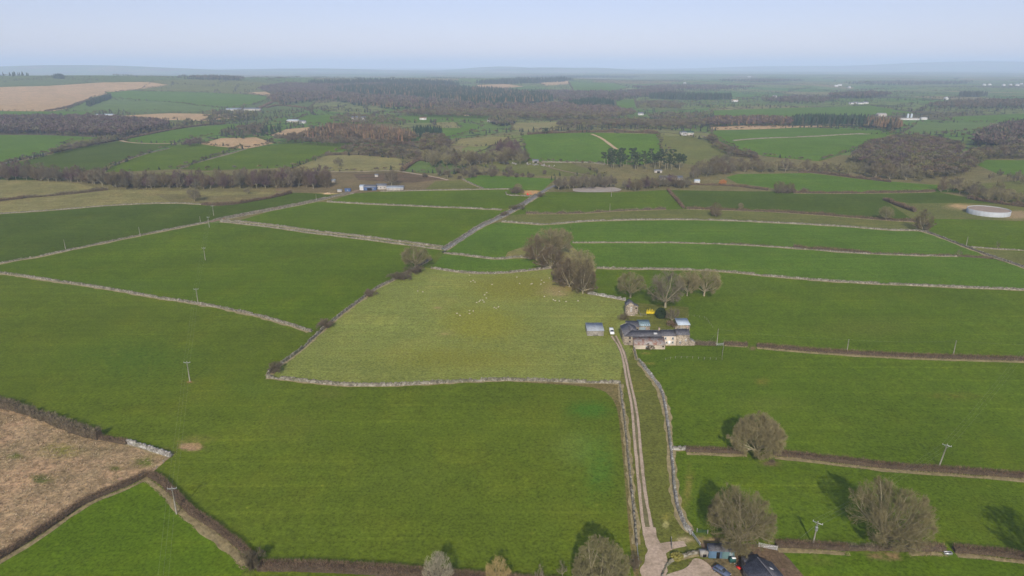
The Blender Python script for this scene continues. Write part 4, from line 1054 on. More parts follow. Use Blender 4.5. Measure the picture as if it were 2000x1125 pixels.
wood('conifer_block', ['conifer'], [(1105,206),(1160,200),(1200,206),(1190,214),(1130,214)], 420, (14, 19), 'dark conifer block at the end of the valley forest', 111)
wood('far_wood', ['purple', 'grey', 'dark'], [(1000,186),(1080,180),(1180,182),(1300,178),(1340,184),(1240,192),(1180,204),(1100,200),(1060,190)], 1500, (10, 15), 'purplish woodland beyond the valley on the right', 112)
wood('far_wood', ['purple', 'grey'], [(505,176),(560,166),(640,168),(760,166),(700,172),(640,180),(540,186)], 1100, (12, 16), 'purplish woodland on the far slope left of centre', 113)
wood('far_wood', ['conifer', 'dark'], [(600,164),(760,160),(880,164),(900,170),(760,166),(620,170)], 900, (16, 22), 'dark wooded ridge in the far distance', 114)
wood('far_wood', ['conifer', 'dark'], [(925,163),(1000,158),(1100,155),(1120,158),(1040,163),(990,165)], 500, (16, 22), 'dark plantation beyond the tan field', 115)
wood('hill_plantation', ['conifer'], [(-60,147),(0,147),(55,148),(64,150),(40,151),(-60,150)], 420, (15, 20), 'dark plantation on top of the far left hill', 116)
wood('hill_plantation', ['conifer'], [(104,153.5),(115,152.5),(127,153.5),(120,154.5)], 70, (15, 19), 'small dark clump on top of the far left hill', 117)
wood('hill_plantation', ['dark', 'grey'], [(358,154),(420,153),(478,156),(470,158),(400,156.5)], 160, (14, 19), 'thin dark shelter belt on the left skyline', 118)
wood('hill_plantation', ['dark', 'conifer'], [(168,206),(180,200),(205,190),(218,189),(215,194),(190,203),(175,209)], 190, (9, 13), 'dark slanting plantation on the green hillside', 119)
wood('pine_plantation', ['conifer', 'dark', 'conifer'], [(1545,246),(1550,240),(1600,238),(1680,240),(1700,244),(1690,248),(1600,246)], 420, (13, 18), 'dark pine block behind the right green hill field', 120)
wood('larch_wood', ['larch', 'larch', 'dark'], [(1690,250),(1700,242),(1750,244),(1762,252),(1755,256),(1720,254)], 170, (13, 18), 'reddish larch trunks at the end of the pine block', 121)
wood('larch_wood', ['larch', 'brown', 'purple'], [(1370,246),(1400,238),(1480,236),(1545,240),(1545,247),(1460,247),(1390,249)], 420, (10, 15), 'brown larch belt west of the dark pine block', 122)
wood('mixed_wood', ['grey', 'olive', 'brown'], [(1090,250),(1100,242),(1200,240),(1300,242),(1370,240),(1390,248),(1300,253),(1180,250)], 520, (8, 12), 'grey-brown tree belt above the bright green hill field', 123)
wood('mixed_wood', ['brown', 'purple', 'grey', 'olive'], [(1660,318),(1680,300),(1700,285),(1750,275),(1800,274),(1850,282),(1880,296),(1860,318),(1800,324),(1700,330)], 800, (8, 12), 'brown wooded knoll on the right', 124)
wood('mixed_wood', ['olive', 'brown', 'grey'], [(1700,332),(1800,324),(1860,318),(1900,300),(2060,290),(2060,312),(1930,312),(1905,330),(1880,345),(1820,352),(1760,345)], 560, (7, 11), 'olive-brown scrub wood below the right-hand knoll', 125)
wood('mixed_wood', ['dark', 'purple', 'grey'], [(1900,285),(1930,262),(1960,250),(2060,238),(2060,292),(1960,296)], 700, (11, 16), 'dark wood climbing the slope at the right edge', 126)
wood('far_wood', ['conifer', 'dark'], [(1268,190),(1300,188),(1430,192),(1428,195),(1340,196),(1270,193)], 420, (15, 20), 'dark conifer line in the far right farmland', 127)
wood('far_wood', ['grey', 'dark', 'purple'], [(1616,190),(1700,184),(1740,188),(1700,193),(1630,193)], 420, (13, 18), 'bluish wood beyond the right-hand farms', 128)
wood('far_wood', ['dark'], [(1872,186),(1900,185),(1928,187),(1910,190),(1875,190)], 120, (14, 18), 'isolated dark wood in the far right farmland', 129)
wood('far_wood', ['grey', 'dark', 'brown'], [(1815,208),(1870,202),(1990,200),(2060,202),(2060,212),(1900,214),(1830,212)], 600, (10, 15), 'grey tree belt in the far right farmland', 130)
wood('farm_copse', ['dark', 'olive', 'grey'], [(400,232),(420,222),(500,224),(505,236),(440,240),(404,238)], 130, (8, 13), 'mixed trees around the grey farm sheds on the left', 131)
wood('farm_copse', ['grey', 'brown', 'dark'], [(440,260),(470,250),(510,248),(512,266),(470,272),(430,266)], 100, (7, 11), 'bare scrub trees left of the dark spruces', 132)
wood('scrub_row', ['grey', 'olive'], [(95,300),(120,292),(200,278),(230,272),(232,276),(160,291),(100,304)], 90, (5, 8), 'scrubby row on the upper side of the country road', 133)
wood('scrub_row', ['dark', 'brown'], [(0,322),(40,312),(100,301),(101,304),(50,315),(0,326)], 40, (3, 5), 'dark hedge row on the country road bend', 134)
wood('farm_copse', ['grey', 'purple'], [(355,286),(372,278),(392,276),(394,282),(372,288)], 40, (5, 8), 'purplish thicket in the far left fields', 135)
wood('farm_copse', ['brown', 'grey', 'olive'], [(1380,270),(1392,272),(1410,290),(1440,300),(1480,308),(1470,312),(1420,305),(1392,290)], 70, (6, 9), 'tree-lined gully between the two green hill fields', 136)
wood('valley_forest', ['grey', 'olive', 'dark'], [(960,236),(1000,232),(1010,240),(1000,248),(970,248),(958,242)], 110, (9, 13), 'rounded grey copse beside the valley farm', 137)

wood('far_wood', ['dark', 'purple', 'grey'], [(1230,172),(1300,168),(1400,169),(1480,172),(1400,176),(1290,177)], 800, (10, 15), 'low bluish wood under the distant purple ridge', 140)
wood('far_wood', ['dark', 'grey'], [(1400,159),(1480,156.5),(1570,158),(1500,161)], 500, (12, 17), 'thin bluish wood far out beyond the conifer line', 141)
wood('far_wood', ['dark', 'grey'], [(1640,164),(1760,160),(1900,161),(1880,165),(1740,167)], 700, (12, 17), 'long dark tree band before the white village', 142)
wood('far_wood', ['dark', 'conifer'], [(1010,151),(1100,149.5),(1260,151),(1150,153)], 600, (14, 19), 'thin dark wood on the hazy horizon plain', 143)
wood('mixed_wood', ['grey', 'olive', 'dark'], [(1260,232),(1300,226),(1400,228),(1380,236),(1300,238)], 160, (8, 12), 'grey trees over the belt above the hill fields', 144)
wood('farm_copse', ['grey', 'olive', 'brown'], [(1240,205),(1290,200),(1340,206),(1330,216),(1270,214)], 160, (8, 12), 'loose grey copse on the slope right of the valley forest', 145)
wood('far_wood', ['dark', 'purple', 'grey'], [(1480,196),(1560,190),(1640,196),(1600,204),(1520,203)], 300, (9, 13), 'scattered bluish copse in the right-hand farmland', 146)
wood('farm_copse', ['olive', 'grey', 'brown'], [(640,236),(680,228),(760,232),(800,242),(740,246),(660,244)], 150, (7, 11), 'hedgerow copse around the pale stone farmhouse', 147)
# hedgerow trees dotted over the far farmland
hr = random.Random(5); pts = []
NOTREE = [GP(f[2]) for f in FIELDS if f[0] in ('deep', 'mid', 'green', 'strip', 'tan', 'near', 'right', 'sheep', 'tri', 'lane', 'moor', 'greenlt', 'pale')]
for _ in range(620):
    u = hr.random(); d = 1250 * (6.0 ** (u ** 1.15)); a = hr.uniform(R(-42), R(42)); x0, y0 = d * math.sin(a), d * math.cos(a)
    th = hr.choice((R(20), R(110))) + hr.gauss(0, .35) + a * .5; L = hr.uniform(60, 320) * (1 + d / 5000)
    n = int(L / hr.uniform(7, 18))
    for k in range(n):
        t = k / n * L + hr.uniform(-4, 4); pts.append((x0 + math.cos(th) * t + hr.gauss(0, 3), y0 + math.sin(th) * t + hr.gauss(0, 3)))
P_ = np.array(pts); keep = np.ones(len(P_), bool)
for pl in NOTREE: keep &= ~inpoly(P_[:, 0], P_[:, 1], pl)
ep = []
for cn, tus, pl in FIELDS:
    ys_ = [p[1] for p in pl]
    if max(ys_) > 345 or cn in ('wood',): continue
    q_ = GP(pl)
    for a_, b_ in zip(q_, q_[1:] + q_[:1]):
        L_ = math.hypot(b_[0] - a_[0], b_[1] - a_[1])
        if math.hypot(*a_) > 9000 or L_ > 2500: continue
        t_ = 0.0; dens_ = hr.choice((5, 8, 14))
        while t_ < L_:
            if hr.random() < .85: ep.append((a_[0] + (b_[0] - a_[0]) * t_ / L_ + hr.gauss(0, 1.5), a_[1] + (b_[1] - a_[1]) * t_ / L_ + hr.gauss(0, 1.5)))
            t_ += hr.uniform(.5, 1.5) * dens_
mass('field_hedges', ep, ['dark', 'grey', 'olive', 'brown'], (2.2, 6.5), 'dark hedges and thorn trees round the distant fields', 201, cat='far hedges', wid=1.4)
mass('hedgerow_trees', P_[keep], ['grey', 'olive', 'dark', 'dark'], (6, 11), 'countless hedgerow trees dotted over the far farmland', 200, cat='hedgerow trees')

# ------------------------------------------------------------------ dry stone walls
def stone_wall(pts, label, mat='wallstone', h=1.25, wd=.62, verge=1.2, name='stone_wall', gap=None, vmat='drygrass', smoothk=1):
    P = chaikin(GP(pts), smoothk); d = min(math.hypot(*p) for p in P)
    step = max(.5, d / 420); P = resample(P, step); T, N = normals2(P); n = len(P)
    P = P + N * np.convolve(rng.normal(0, .10, n), [.3, .4, .3], 'same')[:, None]
    g = hz(P[:, 0], P[:, 1]); hh = h * (1 + np.convolve(rng.normal(0, .10, n), [.5, .5], 'same')); 
    fall = np.convolve(rng.uniform(0, 1, n) > .985, np.ones(5), 'same') > 0
    hh = np.where(fall, hh * rng.uniform(.35, .7, n), hh)
    mb = MB()
    # body: battered sides
    prof = [(-.62, 0), (-.36, .82), (.36, .82), (.62, 0)]
    V = np.stack([np.column_stack([P + N * (wd * (a + (rng.normal(0, .07, n) if z else 0)))[:, None] if z else P + N * (wd * a), g - .15 + (hh * z if z else 0)]) for a, z in prof], 1).reshape(-1, 3)
    i = np.arange(n - 1); F = [np.stack([i * 4 + k + 1, i * 4 + k, (i + 1) * 4 + k, (i + 1) * 4 + k + 1], 1) for k in range(3)]
    mb.add(V, np.vstack(F))
    mb.add(V[[0, 1, 2, 3]], [(0, 1, 2, 3)]); mb.add(V[-4:], [(3, 2, 1, 0)])
    # cope stones set on edge along the top
    L = step; m = n - 1
    c = (P[:-1] + P[1:]) / 2; t = T[:-1]; nn = N[:-1]; gz = g[:-1]
    hl = L * rng.uniform(.30, .47, m); hw = wd * rng.uniform(.34, .52, m); z0 = gz + hh[:-1] * .76; z1 = gz + hh[:-1] * rng.uniform(.92, 1.22, m)
    sk = rng.normal(0, .08, (m, 1))
    q = []
    for zz, k in ((z0, 1), (z1, .8)):
        for a, b in ((-1, -1), (1, -1), (1, 1), (-1, 1)):
            q.append(np.column_stack([c + t * (hl * a)[:, None] + nn * (hw * b * k)[:, None] + nn * sk, zz]))
    V = np.stack(q, 1).reshape(-1, 3); fb = np.array([(4, 5, 6, 7), (0, 1, 5, 4), (1, 2, 6, 5), (2, 3, 7, 6), (3, 0, 4, 7)])
    keep = np.where(rng.uniform(0, 1, m) > .06)[0]
    mb.add(V, (fb[None] + (keep * 8)[:, None, None]).reshape(-1, 4))
    o = mb.build(name, M[mat]); tag(o, label, 'wall')
    if verge:
        Q = P[::max(1, int(1.5 / step))]
        if len(Q) > 2:
            r_ = ribbon('verge', [tuple(p) for p in Q], verge + wd * 1.6, M[vmat], None, dz=.045, step=max(.9, d / 300), ragged=.45, world=True, smoothk=0)
            r_['label'] = 'strip of dry grass at the foot of the ' + VN[0]; 
    return o
VN = ['wall']
WALLS = [
 ([(-30,531),(0,533),(107,549),(213,565),(313,583),(387,593.5),(480,611),(555,631),(608,648.6)], 'long pale stone wall crossing the left fields below the pole line', dict(h=1.2, wd=.85, verge=2.2), 'long left wall'),
 ([(-30,520),(0,515),(89,499),(178,480),(274,460),(355,444),(405,434.5)], 'stone wall on the near side of the left lane below the junction', dict(h=1.1, wd=.8, verge=4.2), 'left lane wall'),
 ([(440,428),(533,411),(615,394.5),(650,385),(690,378)], 'stone wall on the near side of the left lane above the junction', dict(h=1.1, wd=.8, verge=2.5), 'upper left lane wall'),
 ([(405,433),(444,424),(533,407.5),(615,391.5),(686,375)], 'stone wall on the far side of the left lane', dict(h=1.1, wd=.8, verge=2.5), 'far lane wall'),
 ([(430,430.5),(459,432),(533,440),(604,450.5),(689,460),(778,471),(865,483)], 'upper wall of the double-walled strip joining the diagonal lane', dict(h=1.2, wd=.8, verge=3.2), 'upper strip wall'),
 ([(430,433.5),(459,436),(533,444.5),(604,455.5),(689,465),(778,476.5),(863,487.5)], 'lower wall of the double-walled strip joining the diagonal lane', dict(h=1.1, wd=.7, verge=2.0), 'lower strip wall'),
 ([(521,734),(547,713),(583,688),(622,652),(661,618),(700,590),(735,563),(774,545),(806,527),(842,505)], 'mossy stone wall climbing diagonally past the sheep field', dict(h=1.3, wd=.7, verge=1.6), 'diagonal wall'),
 ([(521,738),(600,746),(671,753.5),(760,754),(849,749),(955.5,743.5),(991,743),(1062,744.6),(1133,747),(1210,749)], 'pale curving stone wall along the bottom of the sheep field', dict(h=1.3, wd=.75, verge=1.0), 'sheep field wall'),
 ([(1211,750),(1222,842),(1231,938),(1236,981),(1242,1045),(1244,1066)], 'stone wall along the west side of the farm track', dict(h=1.25, wd=.6, verge=1.2), 'track wall'),
 ([(1238.5,682),(1240,690),(1244,704)], 'short leaning stone wall running down from the lean-to', dict(h=1.3, wd=.6, verge=.6), 'lean-to wall'),
 ([(1249,706),(1263,725),(1277,742),(1293,764),(1298.5,793),(1302,812),(1307,849.5),(1314,903),(1318,974),(1335.5,1027),(1351,1044)], 'pale broken stone wall along the east side of the farm track', dict(h=1.35, wd=.75, verge=1.6, mat='wallpale'), 'east track wall'),
 ([(1314.5,878),(1339,879)], 'short piece of stone wall starting the hedge below the round tree', dict(h=1.3, wd=.7, verge=.8, mat='wallpale'), 'hedge end wall'),
 ([(1165,524),(1240,526),(1300,526),(1407,529.5),(1524,542),(1638,551),(1726.6,555.5),(1869,561.5),(2000,567),(2040,569)], 'long stone wall crossing behind the farm trees to the right edge', dict(h=1.2, wd=.8, verge=2.2), 'long wall behind the farm'),
 ([(1118,474),(1169,474),(1300,473.7),(1424,477),(1549,485),(1655.5,494),(1762,498.6),(1869,501)], 'low grassy wall between the two right-hand strip fields', dict(h=.8, wd=.6, verge=2.6), 'low strip wall'),
 ([(980,433.5),(1020,436),(1062,439.6),(1115.5,435),(1169,431),(1300,429),(1407,430),(1549,437),(1655.5,443),(1726.6,449.5),(1794,451)], 'pale sweeping stone wall above the strip fields', dict(h=1.2, wd=.8, verge=2.4), 'sweeping wall'),
 ([(1794,451),(1815.5,455),(1883,481.5),(1940,503),(1970,512),(2000,523),(2040,536)], 'stone wall running down from the pinkish tree to the right edge', dict(h=1.2, wd=.8, verge=3.0), 'descending wall'),
 ([(867,495),(910,499),(955.5,505.7),(984,506.4),(1010,502),(1044,505)], 'small wall above the little curved field west of the tree clump', dict(h=1.2, wd=.7, verge=1.8), 'upper little field wall'),
 ([(842,524),(880,530),(920,534),(973,535),(1026.6,529.5),(1076,524)], 'small curved wall below the little field west of the tree clump', dict(h=1.25, wd=.75, verge=1.6), 'lower little field wall'),
 ([(1147.5,574),(1185,580),(1222,587)], 'short stone wall between the tree clump and the small barn', dict(h=1.5, wd=.8, verge=.8, mat='wallpale'), 'barn wall'),
 ([(639,394.4),(700,398),(778,401.5),(880,406),(980,410)], 'straight pale wall across the upper left fields', dict(h=1.2, wd=.9, verge=2.6), 'straight upper wall'),
 ([(742,374),(800,373),(849,372),(955.5,370),(995,369.6)], 'stone wall along the top of the upper left fields', dict(h=1.1, wd=.9, verge=2.2), 'top wall'),
 ([(870,489),(895,473.5),(938,444.5),(977,428),(1018,405.5),(1050,384.5),(1070,371)], 'stone wall on the east side of the diagonal lane', dict(h=1.1, wd=.7, verge=1.8, mat='wallpale'), 'east lane wall'),
 ([(864,485),(892,469),(935,440),(974,423),(1014,401),(1046,380)], 'stone wall on the west side of the diagonal lane', dict(h=1.1, wd=.7, verge=2.2), 'west lane wall'),
 ([(988,376),(990,382),(1020,383),(1042,383.5)], 'low wall round the scrubby corner at the head of the lane', dict(h=1.2, wd=.8, verge=.0), 'corner wall'),
 ([(249,865.5),(290,878),(334,892)], 'white limestone wall at the corner of the rough moor', dict(h=1.5, wd=.9, verge=.6, mat='wallpale'), 'moor wall'),
 ([(-20,419),(0,417.5),(107,411),(213,401.5),(338,396),(423,401.5)], 'thin wall between the rough pasture and the left field', dict(h=.9, wd=.7, verge=3.0), 'pasture wall'),
 ([(1058,317),(1100,317.5),(1160,318.5),(1182,322)], 'pale wall under the bright green hill field', dict(h=1.8, wd=1.2, verge=2), 'hill field wall'),
 ([(1370,266),(1400,276),(1395,284)], 'wall on the brow between the two green hill fields', dict(h=1.5, wd=1.0, verge=2), 'brow wall'),
 ([(1432,275),(1500,270),(1560,268),(1660,262),(1700,262)], 'broken wall across the right green hill field', dict(h=1.5, wd=1.0, verge=3), 'hill wall'),
 ([(1293,1140),(1294,1122),(1299,1108),(1308,1099),(1318,1094)], 'low curved stone kerb wall round the garden by the gravel yard', dict(h=.8, wd=.5, verge=0), 'garden wall'),
 ([(1320,1092),(1345,1085),(1366,1080)], 'short dark mossy wall between the garden and the cream bin store', dict(h=1.1, wd=.5, verge=1.0), 'mossy wall'),
 ([(903,350),(925,361),(945,369)], 'wall beside the small bright field at its west end', dict(h=1.1, wd=.8, verge=2), 'small field wall'),
 ([(1883,482),(1950,487),(2040,492)], 'thin wall at the foot of the far right field', dict(h=.9, wd=.7, verge=2.5), 'far right wall'),
 ([(480,291),(440,303),(400,313),(370,322),(352,329)], 'wall between the two green fields left of centre', dict(h=1.1, wd=1.0, verge=4), 'wall'),
 ([(330,290),(290,299),(250,311),(215,325)], 'wall between two far left fields', dict(h=1.1, wd=.9, verge=3), 'wall'),
]
for pts, lab, kw, vn in WALLS:
    if not lab: continue
    VN[0] = vn; stone_wall(pts, lab, **kw)

# ------------------------------------------------------------------ hedges
def hedge(pts, label, h=1.7, wd=1.7, mat='hedge', verge=0.0, vside=0, dens=1.0, name='hedge', bushy=.2, ragged=.4, core='hedgecore', tops=False):
    P = chaikin(GP(pts), 1); d = min(math.hypot(*p) for p in P)
    step = max(.7, d / 350); P = resample(P, step); T, N = normals2(P); n = len(P); g = hz(P[:, 0], P[:, 1])
    k = np.hanning(7); k /= k.sum()
    hv = h * (1 + bushy * np.convolve(rng.normal(0, 1.6, n + 6), k, 'valid')); wv = wd * (1 + bushy * .6 * np.convolve(rng.normal(0, 1.4, n + 6), k, 'valid'))
    hv = np.clip(hv, h * .35, h * 2.4)
    mb = MB()
    prof = [(-.34, 0), (-.36, .45), (-.22, .72), (.22, .72), (.36, .45), (.34, 0)]
    V = np.stack([np.column_stack([P + N * (wv * a * (1 + rng.normal(0, .08, n)))[:, None], g - .1 + hv * z * (1 + (rng.normal(0, .05, n) if z else 0))]) for a, z in prof], 1).reshape(-1, 3)
    i = np.arange(n - 1); F = [np.stack([i * 6 + q + 1, i * 6 + q, (i + 1) * 6 + q, (i + 1) * 6 + q + 1], 1) for q in range(5)]
    mb.add(V, np.vstack(F)); mb.add(V[:6][[0, 1, 4, 5]], [(0, 1, 2, 3)]); mb.add(V[:6][[1, 2, 3, 4]], [(0, 1, 2, 3)]); mb.add(V[-6:][[5, 4, 1, 0]], [(0, 1, 2, 3)]); mb.add(V[-6:][[4, 3, 2, 1]], [(0, 1, 2, 3)])
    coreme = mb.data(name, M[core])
    # twigs
    sc = max(1.0, d / 170); L = (n - 1) * step; m = int(min(60000, L * 190 * dens / sc ** 1.6 * (h * wd / 2.9)))
    f = rng.uniform(0, n - 1.001, m); i0 = f.astype(int); fr = (f - i0)[:, None]
    B = P[i0] * (1 - fr) + P[i0 + 1] * fr; nn = N[i0]; tt = T[i0]; gg = g[i0]; H = hv[i0]; W = wv[i0]
    a = rng.uniform(-.5, .5, m); zf = rng.uniform(.05, .98, m) ** .75; prof_ = np.where(np.abs(a) > .38, .75, 1.0)
    p0 = np.column_stack([B + nn * (a * W)[:, None], gg + H * zf * prof_])
    ln = rng.uniform(.25, .75, m) * sc ** .5 * (1 + (zf > .8) * ragged)
    dr = rng.normal(0, .55, (m, 3)); dr[:, 2] = np.abs(dr[:, 2]) * 1.1 + .35; dr[:, :2] += nn * (a * 1.1)[:, None]; dr /= np.linalg.norm(dr, axis=1, keepdims=True)
    side = np.cross(dr, rng.normal(size=(m, 3))); side /= np.linalg.norm(side, axis=1, keepdims=True); wv_ = (.035 * sc * rng.uniform(.6, 1.5, m))[:, None]
    V2 = np.stack([p0 - side * wv_, p0 + side * wv_, p0 + dr * ln[:, None]], 1).reshape(-1, 3); F2 = np.arange(m * 3).reshape(-1, 3)
    mb2 = MB(); mb2.add(V2, F2)
    # a single hedge mesh: inside + twigs
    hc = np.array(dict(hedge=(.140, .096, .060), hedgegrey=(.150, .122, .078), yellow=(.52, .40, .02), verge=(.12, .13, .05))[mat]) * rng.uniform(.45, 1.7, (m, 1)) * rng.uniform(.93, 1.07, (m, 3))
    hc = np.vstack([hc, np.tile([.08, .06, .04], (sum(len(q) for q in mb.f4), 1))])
    Vc = np.vstack([np.vstack(mb.v), V2]); nc = sum(len(v) for v in mb.v)
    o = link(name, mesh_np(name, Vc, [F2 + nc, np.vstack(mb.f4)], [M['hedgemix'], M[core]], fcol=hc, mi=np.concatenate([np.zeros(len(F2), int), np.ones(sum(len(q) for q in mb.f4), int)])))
    tag(o, label, 'hedge')
    if verge:
        tufts(P + N * (wd * .5 + verge * .45) * vside if vside else P, verge, label, d)
    return o
def tufts(P, width, label, d, dens=1.0, mat='drygrass'):
    """pale dead grass standing along a hedge bottom"""
    o = ribbon('verge', [tuple(p) for p in P[::3]] if len(P) > 9 else [tuple(p) for p in P], width, M[mat], 'strip of dry grass below the ' + label, dz=.05, ragged=.5, world=True, smoothk=0)
    sc = max(1.0, d / 170); T, N = normals2(P); n = len(P); L = float(np.hypot(*np.diff(P, axis=0).T).sum()); m = int(min(16000, L * 26 * dens * width / sc ** 1.7))
    f = rng.uniform(0, n - 1.001, m); i0 = f.astype(int); fr = (f - i0)[:, None]
    B = P[i0] * (1 - fr) + P[i0 + 1] * fr + N[i0] * (rng.uniform(-.6, .6, m) * width)[:, None]
    z = hz(B[:, 0], B[:, 1]); p0 = np.column_stack([B, z]); dr = rng.normal(0, .5, (m, 3)); dr[:, 2] = .8; dr /= np.linalg.norm(dr, axis=1, keepdims=True)
    side = np.cross(dr, rng.normal(size=(m, 3))); side /= np.linalg.norm(side, axis=1, keepdims=True)
    w_ = (.07 * sc * rng.uniform(.5, 1.5, m))[:, None]; ln = (rng.uniform(.2, .55, m) * sc ** .4)[:, None]
    V = np.stack([p0 - side * w_, p0 + side * w_, p0 + dr * ln], 1).reshape(-1, 3)
    q = link('dead_grass', mesh_np('dead_grass', V, np.arange(m * 3).reshape(-1, 3), M[mat])); tag(q, 'dead pale grass along the foot of the ' + label, 'grass', kind='stuff')
hedge([(291,929),(313,940),(341,968),(373,1003),(398,1017)], 'clipped brown hedge running down from the moor corner past a pole', h=1.8, wd=2.1, verge=1.8, vside=-1, bushy=.06)
hedge([(398,1017),(426,1035),(458,1060),(490,1088),(498,1104)], 'rough lower half of the brown hedge down to the grey thorn bush', h=1.6, wd=2.0, verge=2.4, vside=-1, bushy=.2)
hedge([(505,1110),(604,1111),(742,1118),(831,1126),(960,1136),(1110,1148)], 'long clipped brown hedge along the bottom of the near field', h=1.9, wd=3.2, bushy=.04)
hedge([(284,930),(249,947),(178,975),(142,996),(71,1046),(0,1089),(-60,1125)], 'brown hedge between the moor and the small green corner field', h=1.6, wd=2.4, verge=1.4, vside=1, bushy=.15)
hedge([(-30,790),(0,792.6),(71,812),(142,844),(195,857)], 'tall overgrown grey-brown hedge along the top of the moor', h=2.9, wd=3.6, mat='hedgegrey', bushy=.42, dens=.8)
hedge([(195,857),(222,862),(249,867)], 'low brown end of the overgrown hedge beside the white wall', h=1.3, wd=2.0, bushy=.15)
hedge([(1339,881),(1400,883),(1456,885)], 'brown hedge between the short wall and the round tree', h=1.6, wd=1.9, verge=1.3, vside=-1, bushy=.05)
hedge([(1510,888),(1560,892),(1620,900),(1680,907),(1726.6,912.6),(1833,920),(2000,932),(2050,936)], 'long clipped brown hedge running right from the round tree', h=1.7, wd=2.2, verge=1.6, vside=-1, bushy=.10)
hedge([(1515,1066),(1600,1069),(1655,1073)], 'clipped brown hedge between the white gate and the large tree', h=1.5, wd=2.3, verge=1.4, vside=-1, bushy=.06)
hedge([(1655,1072),(1690,1073),(1735,1074),(1771,1073)], 'low scrubby part of the hedge under the large tree', h=1.1, wd=2.0, bushy=.4, mat='hedgegrey')
hedge([(1770,1073),(1833,1074),(1845,1075)], 'short brown hedge right of the large pale-trunked tree', h=1.5, wd=2.2, verge=1.4, vside=-1, bushy=.1)
hedge([(1862,1076),(1930,1081),(2000,1090),(2050,1096)], 'brown hedge reaching the right edge below the lower pasture', h=1.6, wd=2.4, verge=1.4, vside=-1, bushy=.08)
hedge([(1356,673),(1398,674)], 'pale brown hedge touching the farmhouse end', h=1.8, wd=2.4, mat='hedgegrey', bushy=.2)
hedge([(1414,673),(1460,676)], 'short clipped hedge between the two gateways east of the farm', h=1.6, wd=1.9, verge=1.0, vside=-1, bushy=.04)
hedge([(1478,677),(1549,683.5),(1655,691),(1762,697),(2000,704),(2050,706)], 'long clipped brown hedge running right from the farm', h=1.7, wd=2.0, verge=1.8, vside=-1, bushy=.07)
hedge([(1549,483),(1600,487),(1655,491),(1700,495)], 'dark brown hedge on the wall between the strip fields', h=1.6, wd=1.8, bushy=.3)
hedge([(1700,496),(1762,497.5),(1869,500),(1940,505)], 'thin gappy hedge at the right end between the strip fields', h=1.0, wd=1.2, bushy=.5)
hedge([(1427,476),(1500,481),(1549,484)], 'thin low hedge west of the dark one between the strip fields', h=.8, wd=1.0, bushy=.5)
hedge([(1027,417.5),(1133,417.5),(1187,413),(1240,411),(1300,409)], 'gappy scrub hedge above the narrow olive field', h=1.6, wd=1.8, mat='hedgegrey', bushy=.6, verge=1.4, vside=-1, dens=.7)
hedge([(1340,408),(1407,410),(1513,414),(1620,421),(1726.6,430),(1790,433.5)], 'brown hedge above the narrow field right of the dark tree', h=1.8, wd=2.0, bushy=.35, verge=1.6, vside=-1)
hedge([(1304,371),(1318,388),(1335,407)], 'dark hedge slanting down between the two upper fields', h=2.0, wd=2.4, bushy=.3)
hedge([(1549,377),(1655,378),(1720,377),(1798,376),(1826,374)], 'brown hedge between the two long upper right fields', h=2.0, wd=2.4, bushy=.3, verge=1.5, vside=-1)
hedge([(1346,361),(1400,362),(1440,364),(1500,372)], 'hedge and scrub beside the orange willow', h=1.8, wd=2.4, bushy=.4)
hedge([(1727,391),(1745,398),(1765,406),(1787,414)], 'dense dark thorn hedge slanting towards the round tank', h=2.8, wd=3.2, bushy=.3)
hedge([(1560,337),(1600,338),(1680,349),(1740,356)], 'dark hedge at the top of the right-hand pasture', h=2.2, wd=3.0, bushy=.4)
hedge([(-30,398),(0,393),(45,388)], 'dark thorn hedge piece at the left edge of the rough pasture', h=2.0, wd=2.6, bushy=.35)
hedge([(45,387),(89,384),(160,377),(210,371.5)], 'dark thorn hedge crossing the rough pasture on the left', h=2.2, wd=3.0, bushy=.4, mat='hedgegrey')
hedge([(395,400),(423,402),(462,399),(500,392),(533,386.5),(569,377.5)], 'dark thorn hedge curving up to the blue farm shed', h=2.2, wd=3.0, bushy=.4)
hedge([(1890,388),(1955,399),(2040,409)], 'dark hedge behind the round tank', h=2.5, wd=3.5, bushy=.3)
hedge([(330,254.5),(400,244.5),(440,242)], 'dark hedge along the upper part of the country road', h=2.5, wd=4, bushy=.3)
hedge([(100,299.5),(160,286),(230,275),(330,255)], 'dark hedge along the near side of the country road', h=2.0, wd=3.5, bushy=.3)
hedge([(635,303),(700,301.5),(790,308),(850,318)], 'bushy hedge above the pale brown paddock', h=3.0, wd=4, bushy=.4, mat='hedgegrey')
hedge([(785,335),(800,324),(815,313),(850,311)], 'thick hedge slanting up beside the small walled field', h=3.2, wd=4, bushy=.4)
hedge([(1030,263),(1060,261),(1150,258.5),(1285,261)], 'hedge along the top of the bright green hill field', h=3.0, wd=4, bushy=.4)
hedge([(1400,285),(1420,296),(1440,302),(1480,309)], 'dark hedge in the gully right of the olive hill field', h=3, wd=4, bushy=.5)
hedge([(90,217),(130,211),(160,199),(205,189)], 'dark line of hedge round the tan moor on the left hill', h=2.5, wd=5, bushy=.3)
hedge([(500,215),(520,206),(536,198),(545,194)], 'hedge climbing beside the lane on the far left hill', h=4, wd=7, bushy=.3)
hedge([(600,212),(570,208),(545,206),(520,211)], 'hedge across the green slope right of the grey sheds', h=3, wd=5, bushy=.4)
hedge([(1262,612),(1275,612),(1281,613)], 'bright yellow forsythia hedge in the farmhouse garden', h=1.5, wd=1.6, mat='yellow', core='yellow', bushy=.08, name='forsythia_hedge')
hedge([(1305,636),(1312,632),(1318,640)], 'brown shrubs against the pale-blue roofed shed', h=1.8, wd=2.4, bushy=.3)
hedge([(1230,616),(1255,618)], 'low garden hedge under the small stone barn', h=.8, wd=.7, mat='verge', core='verge', bushy=.2)

